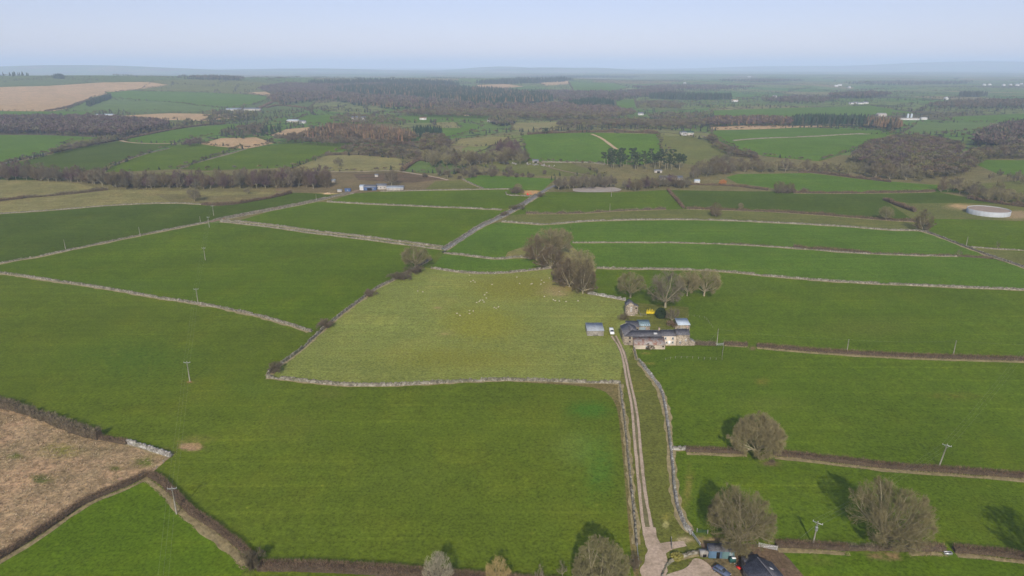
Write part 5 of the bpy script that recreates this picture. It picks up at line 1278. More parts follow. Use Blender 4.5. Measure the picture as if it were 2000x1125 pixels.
# dead grass standing over the rough moor
mp_ = [(-80,768),(0,794),(71,812),(142,846),(195,858),(249,868),(330,893),(289,926),(249,944),(178,970),(71,1040),(0,1082),(-80,1130)]
MP = GP(mp_); q_ = np.array(MP); m_ = 60000; xx_ = rng.uniform(q_[:, 0].min(), q_[:, 0].max(), m_); yy_ = rng.uniform(q_[:, 1].min(), q_[:, 1].max(), m_)
cl = np.sin(xx_ * .9 + 2 * np.sin(yy_ * .31)) * np.sin(yy_ * 1.1 + 1.7 * np.sin(xx_ * .23)) + rng.normal(0, .5, m_)
k_ = inpoly(xx_, yy_, MP) & (cl > -.1); xx_, yy_ = xx_[k_], yy_[k_]; m_ = len(xx_)
p0 = np.column_stack([xx_, yy_, hz(xx_, yy_)]); dr = rng.normal(0, .8, (m_, 3)); dr[:, 2] = .45; dr /= np.linalg.norm(dr, axis=1, keepdims=True)
sd2 = np.cross(dr, rng.normal(size=(m_, 3))); sd2 /= np.linalg.norm(sd2, axis=1, keepdims=True); w_ = (.085 * rng.uniform(.4, 1.6, m_))[:, None]
V = np.stack([p0 - sd2 * w_, p0 + sd2 * w_, p0 + dr * rng.uniform(.35, .9, (m_, 1))], 1).reshape(-1, 3)
tc_ = np.array([.32, .245, .15]) * rng.uniform(.45, 1.35, (m_, 1)) * rng.uniform(.94, 1.06, (m_, 3))
o = link('tussock_grass', mesh_np('tussock_grass', V, np.arange(m_ * 3).reshape(-1, 3), tinted('dead_tussock', scale=.12, var=.3), fcol=tc_)); tag(o, 'bleached tussock grass covering the rough moor corner', 'grass', kind='stuff')
# evergreen in the garden
x, y = G(1290, 620.5)
V, F = leafball(2600, 1, 1, 1, .30, 0, None, 3); zz = V[:, 2]
V = V * np.array([2.3, 2.3, 2.6]); V[:, 2] += 2.3; V = V[:]; 
o = empty('evergreen_bush', (x, y, hz1(x, y))); tag(o, 'dark evergreen bush at the end of the yellow hedge', 'bush')
link('foliage', mesh_np('foliage', V, F, M['ever']), o)
sg = MB(); sg.tubes([(0, 0, -.2)], [(0, 0, 2.0)], .16, .1, 6); sg.build('trunk', M['bark_grey'], o)
# garden scrub near the gravel spur
x, y = G(1322, 1092); o = empty('garden_shrub', (x, y, hz1(x, y))); tag(o, 'yellowish garden shrub above the gravel yard', 'shrub')
V, F = leafball(900, 1.6, 1.3, .9, .22, .8, None, 8); link('foliage', mesh_np('foliage', V, F, simple('yellow_green_leaves', (.22, .20, .05), .3, 2)), o)
sg = MB(); sg.tubes([(0, 0, -.1), (.2, 0, -.1), (-.2, .1, -.1)], [(0.1, 0, .7), (.7, .2, .8), (-.6, .3, .7)], .05, .03, 5); sg.build('stem', M['bark_grey'], o)

# ------------------------------------------------------------------ fences and gates
def rail_fence(pts, label, h=1.15, post=2.6, rails=(.45, .8, 1.05), mat='wood', name='fence', cat='fence', pw=.06, rw=.03):
    P = resample(GP(pts), post); T, N = normals2(P); z = hz(P[:, 0], P[:, 1])
    o = empty(name, (P[0][0], P[0][1], float(z[0]))); tag(o, label, cat)
    L = np.column_stack([P, z]) - np.array([P[0][0], P[0][1], z[0]])
    n = len(L)
    if n <= 30:
        for a in L: link('post', tube_box(a, pw, h, mat), o)
    else:
        m = MB()
        for a in L: m.box((a[0], a[1], a[2] - .1), (pw * 2, pw * 2, h + .1))
        q = m.build('posts', M[mat], o); q['kind'] = 'stuff'
    m = MB()
    for r_ in rails: m.tubes(L[:-1] + [0, 0, r_], L[1:] + [0, 0, r_], rw, rw, 4)
    m.build('rail', M[mat], o); return o
_pc = {}
def tube_box(a, pw, h, mat):
    m = MB(); m.box((a[0], a[1], a[2] - .1), (pw * 2, pw * 2, h + .1)); return m.data('post', M[mat])
def gate(pts, label, h=1.25, mat='metal', bars=6, name='gate'):
    a, b = GZ(*pts[0]), GZ(*pts[1]); L = math.hypot(b[0] - a[0], b[1] - a[1]); rz = math.atan2(b[1] - a[1], b[0] - a[0])
    o = empty(name, a, rz); tag(o, label, 'gate')
    m = MB(); m.tubes([(0, 0, .1), (L, 0, .1)], [(0, 0, h), (L, 0, h)], .04, .04, 5); m.tubes([(0, 0, h * .12)] * 1, [(L, 0, h)], .03, .03, 4); m.build('frame', M[mat], o)
    m = MB()
    for k in range(bars): z = .12 + (h - .12) * k / (bars - 1); m.tubes([(0, 0, z)], [(L, 0, z)], .03, .03, 4)
    m.build('bars', M[mat], o)
    for xx in (-.12, L + .12): q = MB(); q.box((xx, 0, -.2), (.18, .18, h + .45)); q.build('post', M['wood'], o)
    return o
rail_fence([(334,894),(318,906),(302,920),(293,928)], 'wooden post and rail fence from the white wall corner to the hedge', h=1.2)
rail_fence([(1244,1068),(1245,1080),(1246,1095),(1248,1108)], 'metal rail fence continuing the track wall at the bottom', h=1.2, mat='metal', rails=(.5, .9, 1.15))
rail_fence([(1352,1046),(1358,1056),(1367,1067)], 'grey metal barrier closing the gap below the east track wall', h=1.2, mat='metal', rails=(.3, .6, .9, 1.15), rw=.05)
rail_fence([(1300,703),(1320,700),(1350,700),(1380,702),(1410,703)], 'thin post fence across the pasture below the farmhouse', h=1.0, rails=(.9,), rw=.012, post=2.4, pw=.05)
rail_fence([(1413,680),(1411,690),(1410,698)], 'pale gate rail beside the gap east of the farm', h=1.2, rails=(.5, .9, 1.1))
rail_fence([(1242,602),(1247,608),(1250,616),(1262,617)], 'wooden garden fence by the small stone barn', h=1.1)
rail_fence([(1345,618),(1362,619),(1378,622),(1392,640)], 'faint wire fence behind the pale-blue roofed shed', h=1.0, rails=(.9,), rw=.01, pw=.035)
gate([(1482,1068),(1517,1075)], 'white field gate propped at the end of the lower hedge', mat='white')
gate([(1362,1040),(1381,1043)], 'small green gate behind the stone wall end', mat='greentank', h=1.1)
gate([(1311,1057),(1312,1072)], 'dark timber gate across the gravel spur', mat='wood', h=1.1)
gate([(1398,675),(1412,675)], 'gate in the first gap of the hedge east of the farm', h=1.2)
gate([(863,486),(869,490)], 'metal gate where the walled strip meets the diagonal lane', h=1.2)

# ------------------------------------------------------------------ poles and wires
def power_pole(px, py, h, label, arm=True, arm_rz=0.0, transformer=False, lean=0.0, r=.19, stay=None):
    x, y, z = GZ(px, py); o = empty('power_pole', (x, y, z), arm_rz); tag(o, label, 'utility pole')
    m = MB(); m.tubes([(0, 0, -.5)], [(lean * h, 0, h)], r * 1.15, r * .75, 8, cap=True); m.build('pole', M['polewood'], o)
    tops = []
    if arm:
        m = MB(); m.box((lean * h, 0, h - .35), (2.5, .14, .16)); m.tubes([(lean * h - .8, 0, h - .3), (lean * h + .8, 0, h - .3)], [(lean * h, .02, h - 1.1)] * 2, .03, .03, 4); m.build('crossarm', M['metal'], o)
        for k in (-1.15, 0, 1.15):
            q = MB(); xx = lean * h + k; z0 = h - .19 if k else h
            q.tubes([(xx, 0, z0), (xx, 0, z0 + .14), (xx, 0, z0 + .2)], [(xx, 0, z0 + .14), (xx, 0, z0 + .2), (xx, 0, z0 + .34)], [.05, .11, .09], [.05, .11, .05], 8, cap=True); q.build('insulator', M['insul'], o)
            tops.append((xx, 0, z0 + .3))
    else:
        q = MB(); q.tubes([(0, -.12, h - .3)], [(0, -.12, h - .12)], .06, .06, 6, cap=True); q.build('insulator', M['insul'], o); tops.append((0, -.12, h - .1))
    if transformer:
        q = MB(); q.tubes([(.35, -.3, h - 2.4), (.35, -.3, h - 1.4)], [(.35, -.3, h - 1.4), (.35, -.3, h - 1.25)], [.38, .38], [.38, .2], 12, cap=True); q.box((.15, -.12, h - 2.1), (.5, .1, .12)); q.build('transformer', M['metal'], o)
    if stay:
        q = MB(); q.tubes([(0, 0, h * .85)], [stay], .02, .02, 4); q.build('stay_wire', M['wire'], o)
    cs, sn = math.cos(arm_rz), math.sin(arm_rz)
    return [(x + a * cs - b * sn, y + a * sn + b * cs, z + c) for a, b, c in tops]
def wires(A, B, label, sag=1.2, r=.011):
    m = MB()
    for a, b in zip(A, B):
        a = np.array(a); b = np.array(b); t = np.linspace(0, 1, 13)[:, None]; p = a + (b - a) * t; p[:, 2] -= 4 * sag * (t * (1 - t))[:, 0]
        m.tubes(p[:-1], p[1:], r, r, 4)
    o = m.build('overhead_wires', M['wire']); tag(o, label, 'overhead wires')
Lp = [(345,1004,8.6,'wooden T-topped pole standing at the hedge of the corner field',.15), (371,745,8.4,'pale T-topped pole in the near field on a patch of bare soil',.05), (387,593,8.3,'T-topped pole at the long left wall',.1),
      (401,508,8.3,'T-topped pole in the middle left field above the long wall',.1), (409,444,8.3,'T-topped pole at the left lane junction',.1), (417.5,421,8.3,'T-topped pole beyond the left lane',.1), (432,350,9,'thin pole behind the long tree belt',.1)]
prev = None
first = [power_pole(365, 1300, 8.6, 'T-topped pole off the lower edge feeding the left line', True, .2)] if False else []
for i, (px, py, h, lab, rz) in enumerate(Lp):
    tp = power_pole(px, py, h, lab, True, rz)
    if prev: wires(prev, tp, 'three faint wires between the poles ' + ['', 'at the corner hedge and in the near field', 'in the near field and at the long wall', 'above and below the long left wall', 'up to the left lane junction', 'over the left lane', 'over the rough pasture'][i])
    else:
        wires(tp, [(p[0] + 28, p[1] - 68, p[2] + 1) for k, p in enumerate(tp)], 'three faint wires leaving the corner hedge pole over the small field')
    prev = tp
Rp = [(1587,1065,7.4,'pole with a round transformer at the clipped hedge by the white gate',-.7,True), (1834,910,7.9,'T-topped pole on the long hedge right of the round tree',-.65,False)]
prev = None
for px, py, h, lab, rz, tf in Rp:
    tp = power_pole(px, py, h, lab, True, rz, tf, lean=.11 if not tf else .05, stay=(-3.5, .5, 0) if tf else None)
    if prev: wires(prev, tp, 'three faint wires between the transformer pole and the hedge pole')
    prev = tp
wires(prev, [(p[0] + 75, p[1] + 72, p[2]) for p in prev], 'three faint wires climbing right from the hedge pole')
a = power_pole(1400, 673, 7.6, 'plain wooden pole at the hedge end beside the farmhouse', False, 0, stay=(-3.5, 2, 0))
b = power_pole(1653.5, 690, 6.6, 'plain pole in the long hedge nearer the farm', False, 0)
c = power_pole(1861, 697, 7.6, 'plain pole farthest right in the long farm hedge', False, 0)
wires(a, b, 'single faint wire from the farmhouse pole to the hedge pole', .8); wires(b, c, 'single faint wire between the two poles of the long farm hedge', .8); wires(c, [(p[0] + 50, p[1] - 4, p[2]) for p in c], 'single faint wire leaving the frame on the right', .8)
power_pole(274, 462, 7.2, 'plain pole on the left lane wall', False); power_pole(128, 486, 6.5, 'plain pole in the dark field by the left lane', False); power_pole(392, 437, 6, 'plain short pole next to the lane junction', False)
power_pole(618, 392, 6, 'plain pole near the top of the left lane', False); power_pole(1887, 480, 6.5, 'plain thin pole at the far right wall', False)
power_pole(1194, 384, 8, 'plain pole below the pale arena', False); power_pole(1191, 413, 7, 'plain pole on the gappy scrub hedge', False)

# ------------------------------------------------------------------ buildings
def gable(parent, x0, x1, y0, y1, eave, ridge, axis='x', wm='housestone', rm='slate', oh=.25, base=0.0, hip0=False, th=.12):
    """walls with gables and a two-slope roof; axis = direction of the ridge"""
    cx, cy = (x0 + x1) / 2, (y0 + y1) / 2; m = MB(); b = base - .6
    if axis == 'x':
        P = [(x0, y0, b), (x1, y0, b), (x1, y1, b), (x0, y1, b), (x0, y0, eave), (x1, y0, eave), (x1, y1, eave), (x0, y1, eave), (x0, cy, ridge - .05), (x1, cy, ridge - .05)]
        m.hull(P, [(0, 1, 5, 4), (2, 3, 7, 6), (1, 2, 6, 5), (3, 0, 4, 7), (4, 5, 9, 8), (6, 7, 8, 9), (5, 6, 9), (7, 4, 8)])
        k = (ridge - eave) / (cy - y0)
        r = MB(); r.slab([(x0 - oh, y0 - oh, eave - oh * k + th), (x1 + oh, y0 - oh, eave - oh * k + th), (x1 + oh, cy, ridge + th), (x0 - oh, cy, ridge + th)], th)
        r.slab([(x0 - oh, cy, ridge + th), (x1 + oh, cy, ridge + th), (x1 + oh, y1 + oh, eave - oh * k + th), (x0 - oh, y1 + oh, eave - oh * k + th)], th)
        r.tubes([(x0 - oh, cy, ridge + th)], [(x1 + oh, cy, ridge + th)], .11, .11, 6)
    else:
        P = [(x0, y0, b), (x1, y0, b), (x1, y1, b), (x0, y1, b), (x0, y0, eave), (x1, y0, eave), (x1, y1, eave), (x0, y1, eave), (cx, y0, ridge - .05), (cx, y1, ridge - .05)]
        m.hull(P, [(0, 1, 5, 4), (2, 3, 7, 6), (1, 2, 6, 5), (3, 0, 4, 7), (4, 5, 8), (6, 7, 9), (5, 6, 9, 8), (7, 4, 8, 9)])
        k = (ridge - eave) / (cx - x0)
        r = MB(); r.slab([(x0 - oh, y1 + oh, eave - oh * k + th), (x0 - oh, y0 - oh, eave - oh * k + th), (cx, y0 - oh, ridge + th), (cx, y1 + oh, ridge + th)], th)
        r.slab([(cx, y1 + oh, ridge + th), (cx, y0 - oh, ridge + th), (x1 + oh, y0 - oh, eave - oh * k + th), (x1 + oh, y1 + oh, eave - oh * k + th)], th)
        r.tubes([(cx, y0 - oh, ridge + th)], [(cx, y1 + oh, ridge + th)], .11, .11, 6)
    m.build('wall', M[wm], parent); return r.build('roof', M[rm], parent)
def mono(parent, x0, x1, y0, y1, zf, zb, wm='housestone', rm='greyroof', oh=.2, th=.1, skew=0.0):
    """a lean-to or single-slope shed: front height zf, back height zb"""
    m = MB(); b = -.6; P = [(x0, y0, b), (x1, y0, b), (x1, y1, b), (x0, y1, b), (x0, y0, zf), (x1, y0, zf), (x1, y1, zb), (x0, y1, zb)]
    m.hull(P, [(0, 1, 5, 4), (1, 2, 6, 5), (2, 3, 7, 6), (3, 0, 4, 7)]); m.build('wall', M[wm], parent)
    k = (zb - zf) / (y1 - y0)
    r = MB(); r.slab([(x0 - oh, y0 - oh, zf - oh * k + th), (x1 + oh, y0 - oh, zf - oh * k + th), (x1 + oh, y1 + .02, zb + th), (x0 - oh, y1 + .02, zb + th)], th)
    return r.build('roof', M[rm], parent)
def window(parent, x, z, w_, h_, y, face=-1, frame='white', glass='glass', name='window'):
    """in a wall facing -y at depth y"""
    m = MB(); f = .09; yy = y + face * .03
    for c, s in (((x, yy, z), (w_, .08, f)), ((x, yy, z + h_ - f), (w_, .08, f)), ((x - w_ / 2 + f / 2, yy, z + f), (f, .08, h_ - 2 * f)), ((x + w_ / 2 - f / 2, yy, z + f), (f, .08, h_ - 2 * f)), ((x, yy, z + f), (.05, .06, h_ - 2 * f))): m.box(c, s)
    o = m.build(name, M[frame], parent); g = MB(); g.box((x, yy + .015, z + f), (w_ - 2 * f, .03, h_ - 2 * f)); g.build('pane', M[glass], o)
    q = MB(); q.box((x, y + face * .06, z - .12), (w_ + .25, .2, .11)); q.build('sill', M['rock'], o); return o
def door(parent, x, z, w_, h_, y, mat='dark', face=-1, name='door'):
    m = MB(); m.box((x, y + face * .03, z), (w_, .06, h_)); o = m.build(name, M[mat], parent)
    if mat != 'dark': h = MB(); h.box((x + w_ * .35, y + face * .08, z + h_ * .48), (.12, .06, .05)); h.build('handle', M['metal'], o)
    return o
def chimney(parent, x, y, z, h=1.3, w_=.8, pots=2):
    m = MB(); m.box((x, y, z), (w_, .6, h)); m.box((x, y, z + h), (w_ + .14, .74, .12)); o = m.build('chimney', M['housestone'], parent)
    for k in range(pots): p = MB(); xx = x + (k - (pots - 1) / 2) * .35; p.tubes([(xx, y, z + h + .12)], [(xx, y, z + h + .5)], .13, .11, 8, cap=True); p.build('chimney_pot', M['mud'], o)

ax, ay = G(1219, 674); az = hz1(ax, ay)
fh = empty('farm_range', (ax, ay, az)); tag(fh, 'old stone farm range with slate roof and hipped western wing', 'farm building')
# L-shaped stone part with a hip at its south-west corner
m = MB(); E_, Rg = 4.3, 5.8; xw, yd, xe, yn = 6.6, 6.4, 16.6, 12.6
P = [(0, 0), (xe, 0), (xe, yd), (xw, yd), (xw, yn), (0, yn)]
V = [(a, b, -.6) for a, b in P] + [(a, b, E_) for a, b in P]
m.hull(V, [(i, (i + 1) % 6, (i + 1) % 6 + 6, i + 6) for i in range(6)])
m.hull([(xe, 0, E_), (xe, yd, E_), (xe, yd / 2, Rg - .05), (0, yn, E_), (xw, yn, E_), (xw / 2, yn, Rg - .05)], [(0, 1, 2), (4, 3, 5)]); m.build('wall', M['housestone'], fh)
r = MB(); o_ = .25; k = (Rg - E_) / (yd / 2); ez = E_ - o_ * k + .12; hx, hy = xw / 2, yd / 2; rz_ = Rg + .12
r.slab([(-o_, -o_, ez), (xe + .02, -o_, ez), (xe + .02, hy, rz_), (hx, hy, rz_)], .12)
r.slab([(-o_, yn + o_, ez), (-o_, -o_, ez), (hx, hy, rz_), (hx, yn + o_, rz_)], .12)
r.slab([(hx, hy, rz_), (xe + .02, hy, rz_), (xe + .02, yd + o_, ez), (xw + o_, yd + o_, ez)], .12)
r.slab([(hx, yn + o_, rz_), (hx, hy, rz_), (xw + o_, yd + o_, ez), (xw + o_, yn + o_, ez)], .12)
r.tubes([(hx, hy, rz_), (hx, hy, rz_), (-o_, -o_, ez)], [(xe, hy, rz_), (hx, yn + o_, rz_), (hx, hy, rz_)], .12, .12, 6)
rf = r.build('roof', M['slate'], fh)
q = MB(); q.tubes([(-o_, -o_, ez + .04), (-o_, yn + o_, ez + .04)], [(-o_, yn + o_, ez + .04), (hx, yn + o_, rz_ + .04)], .09, .09, 6); q.build('verge_stones', M['rock'], rf)
q = MB(); kk = (rz_ - ez) / (hy + o_); q.slab([(13.2, .9, ez + kk * 1.15 + .06), (14.8, .9, ez + kk * 1.15 + .06), (14.8, 2.0, ez + kk * 2.25 + .06), (13.2, 2.0, ez + kk * 2.25 + .06)], .08); q.build('rooflight', M['farwhite'], rf)
window(fh, 2.4, 2.9, 1.0, 1.1, 0, frame='housestone', glass='dark'); window(fh, 2.4, 1.2, .9, .9, 0, frame='housestone', glass='dark')
chimney(fh, 15.9, hy, Rg - .2, 1.3)
# rusty lean-to
lt = empty('lean_to', (ax, ay, az)); tag(lt, 'low lean-to with a rusty corrugated roof against the farm range', 'shed')
mono(lt, 3.8, 17.3, -4.6, -.02, 2.0, 4.0, 'whitewash', 'rustroof'); door(lt, 16.4, .9, .7, .7, -4.6, 'dark', name='opening'); door(lt, 9.5, .1, 1.6, 1.5, -4.6, 'metal')
# cottages
cm_ = empty('cottage', (ax, ay, az)); tag(cm_, 'cream-fronted middle cottage with a slate roof in the farm row', 'house')
gable(cm_, xe + .02, 23.1, 0.02, 6.4, 4.35, 5.95, 'x', 'whitewash', 'slate', .12)
window(cm_, 18.3, 2.7, .9, 1.2, .02); window(cm_, 21.6, 2.7, .9, 1.2, .02); window(cm_, 21.6, .7, 1.0, 1.2, .02); window(cm_, 18.9, .7, .9, 1.1, .02); door(cm_, 20.2, 0, .95, 2.05, .02, 'white')
ce = empty('cottage', (ax, ay, az)); tag(ce, 'taller brown rendered end cottage at the east of the farm row', 'house')
gable(ce, 23.12, 29.0, -.1, 6.4, 4.9, 6.5, 'x', 'housestone', 'slate', .15)
window(ce, 27.4, 2.0, .6, .8, -.1); window(ce, 24.9, .9, .8, 1.0, -.1, glass='dark'); chimney(ce, 23.5, 3.2, 6.3, 1.3); chimney(ce, 28.6, 3.2, 6.3, .9, .6, 1)
an = empty('outhouse', (ax + 29.05, ay, az)); tag(an, 'tiny outhouse with a pale sloping roof at the east end of the farm row', 'shed')
m = MB(); m.hull([(0, 0, -.5), (2.6, 0, -.5), (2.6, 3.2, -.5), (0, 3.2, -.5), (0, 0, 2.6), (2.6, 0, 1.4), (2.6, 3.2, 1.4), (0, 3.2, 2.6)], [(0, 1, 5, 4), (1, 2, 6, 5), (2, 3, 7, 6), (3, 0, 4, 7)]); m.build('wall', M['housestone'], an)
m = MB(); m.slab([(0.02, -.15, 2.7), (2.8, -.15, 1.42), (2.8, 3.35, 1.42), (0.02, 3.35, 2.7)], .1); m.build('roof', M['rock'], an)
# yard buildings behind
tb = empty('yard_barn', (ax, ay, az)); tag(tb, 'barn with a teal corrugated roof and blue-grey doors in the farmyard', 'barn')
mono(tb, 8.9, 14.2, 14.4, 19.2, 3.6, 4.8, 'housestone', 'tealroof', .25); door(tb, 10.6, 0, 3.1, 3.0, 14.4, 'tealwall'); 
for k_ in range(5):
    q = MB(); x_ = 9.9 + k_ * .95; q.slab([(x_, 14.7, 3.82), (x_ + .4, 14.7, 3.82), (x_ + .4, 15.9, 4.12), (x_, 15.9, 4.12)], .05); q.build('rooflight', M['blueroof'], tb)
lk = empty('linking_barn', (ax, ay, az)); tag(lk, 'dark slate-roofed barn linking the wing and the teal barn', 'barn')
mono(lk, 3.2, 8.85, 12.9, 17.6, 3.7, 4.9, 'housestone', 'slate2', .2); door(lk, 7.2, .1, 2.6, 2.6, 12.9, 'dark', name='opening')

def shed_at(px, py, wpx, zf, zb, dep, label, wm, rm, name='shed', cat='shed', extra=None):
    x, y = G(px, py); o = empty(name, (x, y, hz1(x, y))); tag(o, label, cat); wd = wpx / ppm(px, py)
    mono(o, 0, wd, 0, dep, zf, zb, wm, rm)
    if extra: extra(o, wd)
    return o
shed_at(1147, 656, 32, 2.5, 3.3, 8.2, 'square shed with a pale grey sheet roof west of the white pickup', 'wood', 'greyroof', extra=lambda o, w_: (door(o, w_ * .5, 0, 2.4, 2.0, 0, 'wood')))
shed_at(1324, 646, 23, 2.9, 3.5, 7.4, 'brick shed with a pale blue sheet roof behind the cottages', 'housestone', 'blueroof', extra=lambda o, w_: (door(o, w_ * .3, 0, 1.0, 2.0, 0, 'wood'), window(o, w_ * .78, 1.5, .8, .8, 0, glass='red')))
x, y = G(1222.5, 617); sb = empty('stone_barn', (x, y, hz1(x, y))); tag(sb, 'small tall stone barn with pale slatted openings north of the farmyard', 'barn')
gable(sb, 0, 4.3, 0, 5.2, 5.4, 7.2, 'y', 'housestone', 'slate2', .2)
m = MB(); m.hull([(4.32, 2.2, -.5), (6.3, 2.2, -.5), (6.3, 5.2, -.5), (4.32, 5.2, -.5), (4.32, 2.2, 5.0), (6.3, 2.2, 4.2), (6.3, 5.2, 4.2), (4.32, 5.2, 5.0)], [(0, 1, 5, 4), (1, 2, 6, 5), (2, 3, 7, 6)]); m.build('wing_wall', M['housestone'], sb)
m = MB(); m.slab([(4.5, 2.0, 5.05), (6.6, 2.0, 4.2), (6.6, 5.4, 4.2), (4.5, 5.4, 5.05)], .1); m.build('wing_roof', M['slate2'], sb)
for k_, z_ in enumerate((2.3, 3.2, 4.1)): door(sb, 2.5, z_, .9, .62, 0, 'farwhite', name='shutter')
q = MB(); q.box((5.4, 2.17, 3.0), (.7, .08, .7)); q.build('opening', M['dark'], sb)

# compound at the bottom right
def shed_px(px, py, w_, d_, zf, zb, rz, label, wm, rm, name='timber_shed', dr='dark'):
    x, y = G(px, py); o = empty(name, (x, y, hz1(x, y)), rz); tag(o, label, 'shed'); mono(o, 0, w_, 0, d_, zf, zb, wm, rm, .12); door(o, w_ * .7, 0, .85, 1.9, 0, dr); return o
shed_px(1384, 1090, 3.3, 2.4, 2.2, 2.6, -.05, 'blue timber shed next to the cream stone pillar', 'bluewood', 'slate2')
shed_px(1409.5, 1091, 3.2, 3.0, 2.2, 2.7, -.05, 'blue-green timber shed under the broad tree', 'greenboard', 'slate2', dr='tealwall')
x, y = G(1375, 1088); o = empty('stone_pillar', (x, y, hz1(x, y))); tag(o, 'square cream stone bin store at the end of the wall', 'bin store')
m = MB(); m.box((0, .6, -.2), (1.9, 1.4, 1.5)); m.box((0, .6, 1.3), (2.1, 1.6, .12)); m.build('wall', M['rock'], o); m = MB(); m.box((.1, -.14, .1), (.9, .1, .8)); m.build('opening', M['dark'], o)
x, y = G(1430, 1098); o = empty('oil_tank', (x, y, hz1(x, y))); tag(o, 'dark green oil tank with a white lid panel by the slate barn', 'tank')
m = MB(); m.box((0, 0, .25), (1.6, 1.1, 1.1), taper=.9); m.build('body', M['greentank'], o); m = MB(); m.box((.25, -.05, 1.36), (.95, .8, .12)); m.build('lid', M['white'], o); m = MB(); m.box((-.5, 0, -.1), (.3, 1.0, .34)); m.box((.5, 0, -.1), (.3, 1.0, .34)); m.build('plinth', M['rock'], o)
x, y = G(1443, 1112); o = empty('red_barrow', (x, y, hz1(x, y)), .6); tag(o, 'bright red wheelbarrow by the slate barn wall', 'wheelbarrow')
m = MB(); m.box((0, 0, .35), (.75, 1.0, .38), taper=1.25); m.build('tray', M['red'], o); m = MB(); m.tubes([(0, -.05, .22), (0, -.05, .22)], [(.08, -.05, .22), (-.08, -.05, .22)], .22, .22, 10, cap=True); m.build('wheel', M['tyre'], o); m = MB(); m.tubes([(-.25, -.5, .4), (.25, -.5, .4)], [(-.3, 1.1, .6), (.3, 1.1, .6)], .03, .03, 5); m.build('handles', M['metal'], o)
def GH(px, py, z):
    X = (px - 1000) / FPX; U = (562.5 - py) / FPX; d = np.array([X, cp + U * sp, -sp + U * cp]); g0 = hz1(*G(px, py)); t = (z + g0 - CAM_H) / d[2]; return np.array([d[0] * t, d[1] * t])
r0 = GH(1481, 1091, 4.6); r1 = GH(1510, 1126, 4.6); e0 = GH(1451, 1107, 2.7)
u = (r1 - r0) / np.linalg.norm(r1 - r0); ang = math.atan2(u[1], u[0]); nrm = np.array([-u[1], u[0]]); hw_ = abs(float(np.dot(e0 - r0, nrm)))
bs = empty('slate_barn', (r0[0], r0[1], hz1(*r0)), ang); tag(bs, 'long slate-roofed stone barn cut by the bottom edge', 'barn')
rf = gable(bs, 0, 17, -hw_, hw_, 2.7, 4.6, 'x', 'housestone', 'slate3', .3)
kk = 1.9 / hw_
for xx, yy in ((2.6, hw_ * .45), (6.2, hw_ * .45), (9.6, hw_ * .5)):
    z1 = 4.6 - kk * (yy - .45) + .18; z2 = 4.6 - kk * (yy + .45) + .18; q = MB(); q.slab([(xx, yy + .45, z2), (xx, yy - .45, z1), (xx + .8, yy - .45, z1), (xx + .8, yy + .45, z2)], .06); q.build('rooflight', M['farwhite'], rf)
door(bs, 4.2, 0, 2.2, 2.1, -hw_, 'dark', name='opening'); door(bs, 9, 0, .9, 2.0, -hw_, 'bluewood')
rr = GH(1449, 1087, 2.6); ll = GH(1446, 1092, 2.6)
b2 = empty('small_slate_shed', (GH(1446, 1106, 0)[0], GH(1446, 1106, 0)[1] + .3, hz1(*rr)), ang + 1.57); tag(b2, 'low slate-roofed shed joined to the north corner of the long barn', 'shed')
mono(b2, 0.2, 4.4, -3.4, 0, 2.0, 2.6, 'housestone', 'slate2', .15); door(b2, 1.6, .0, .9, 1.8, -3.4, 'dark', name='opening')
x, y = G(1851, 1082); o = empty('water_trough', (x, y, hz1(x, y))); tag(o, 'pale water trough in the gap of the lower right hedge', 'trough')
m = MB(); m.box((0, 0, 0), (2.0, .8, .1)); 
for c_, s_ in (((0, -.36, .1), (2, .08, .5)), ((0, .36, .1), (2, .08, .5)), ((-.96, 0, .1), (.08, .64, .5)), ((.96, 0, .1), (.08, .64, .5))): m.box(c_, s_)
m.build('body', M['metal'], o); m = MB(); m.box((0, 0, .4), (1.84, .64, .02)); m.build('water', M['glass'], o)
x, y = G(1461, 662)
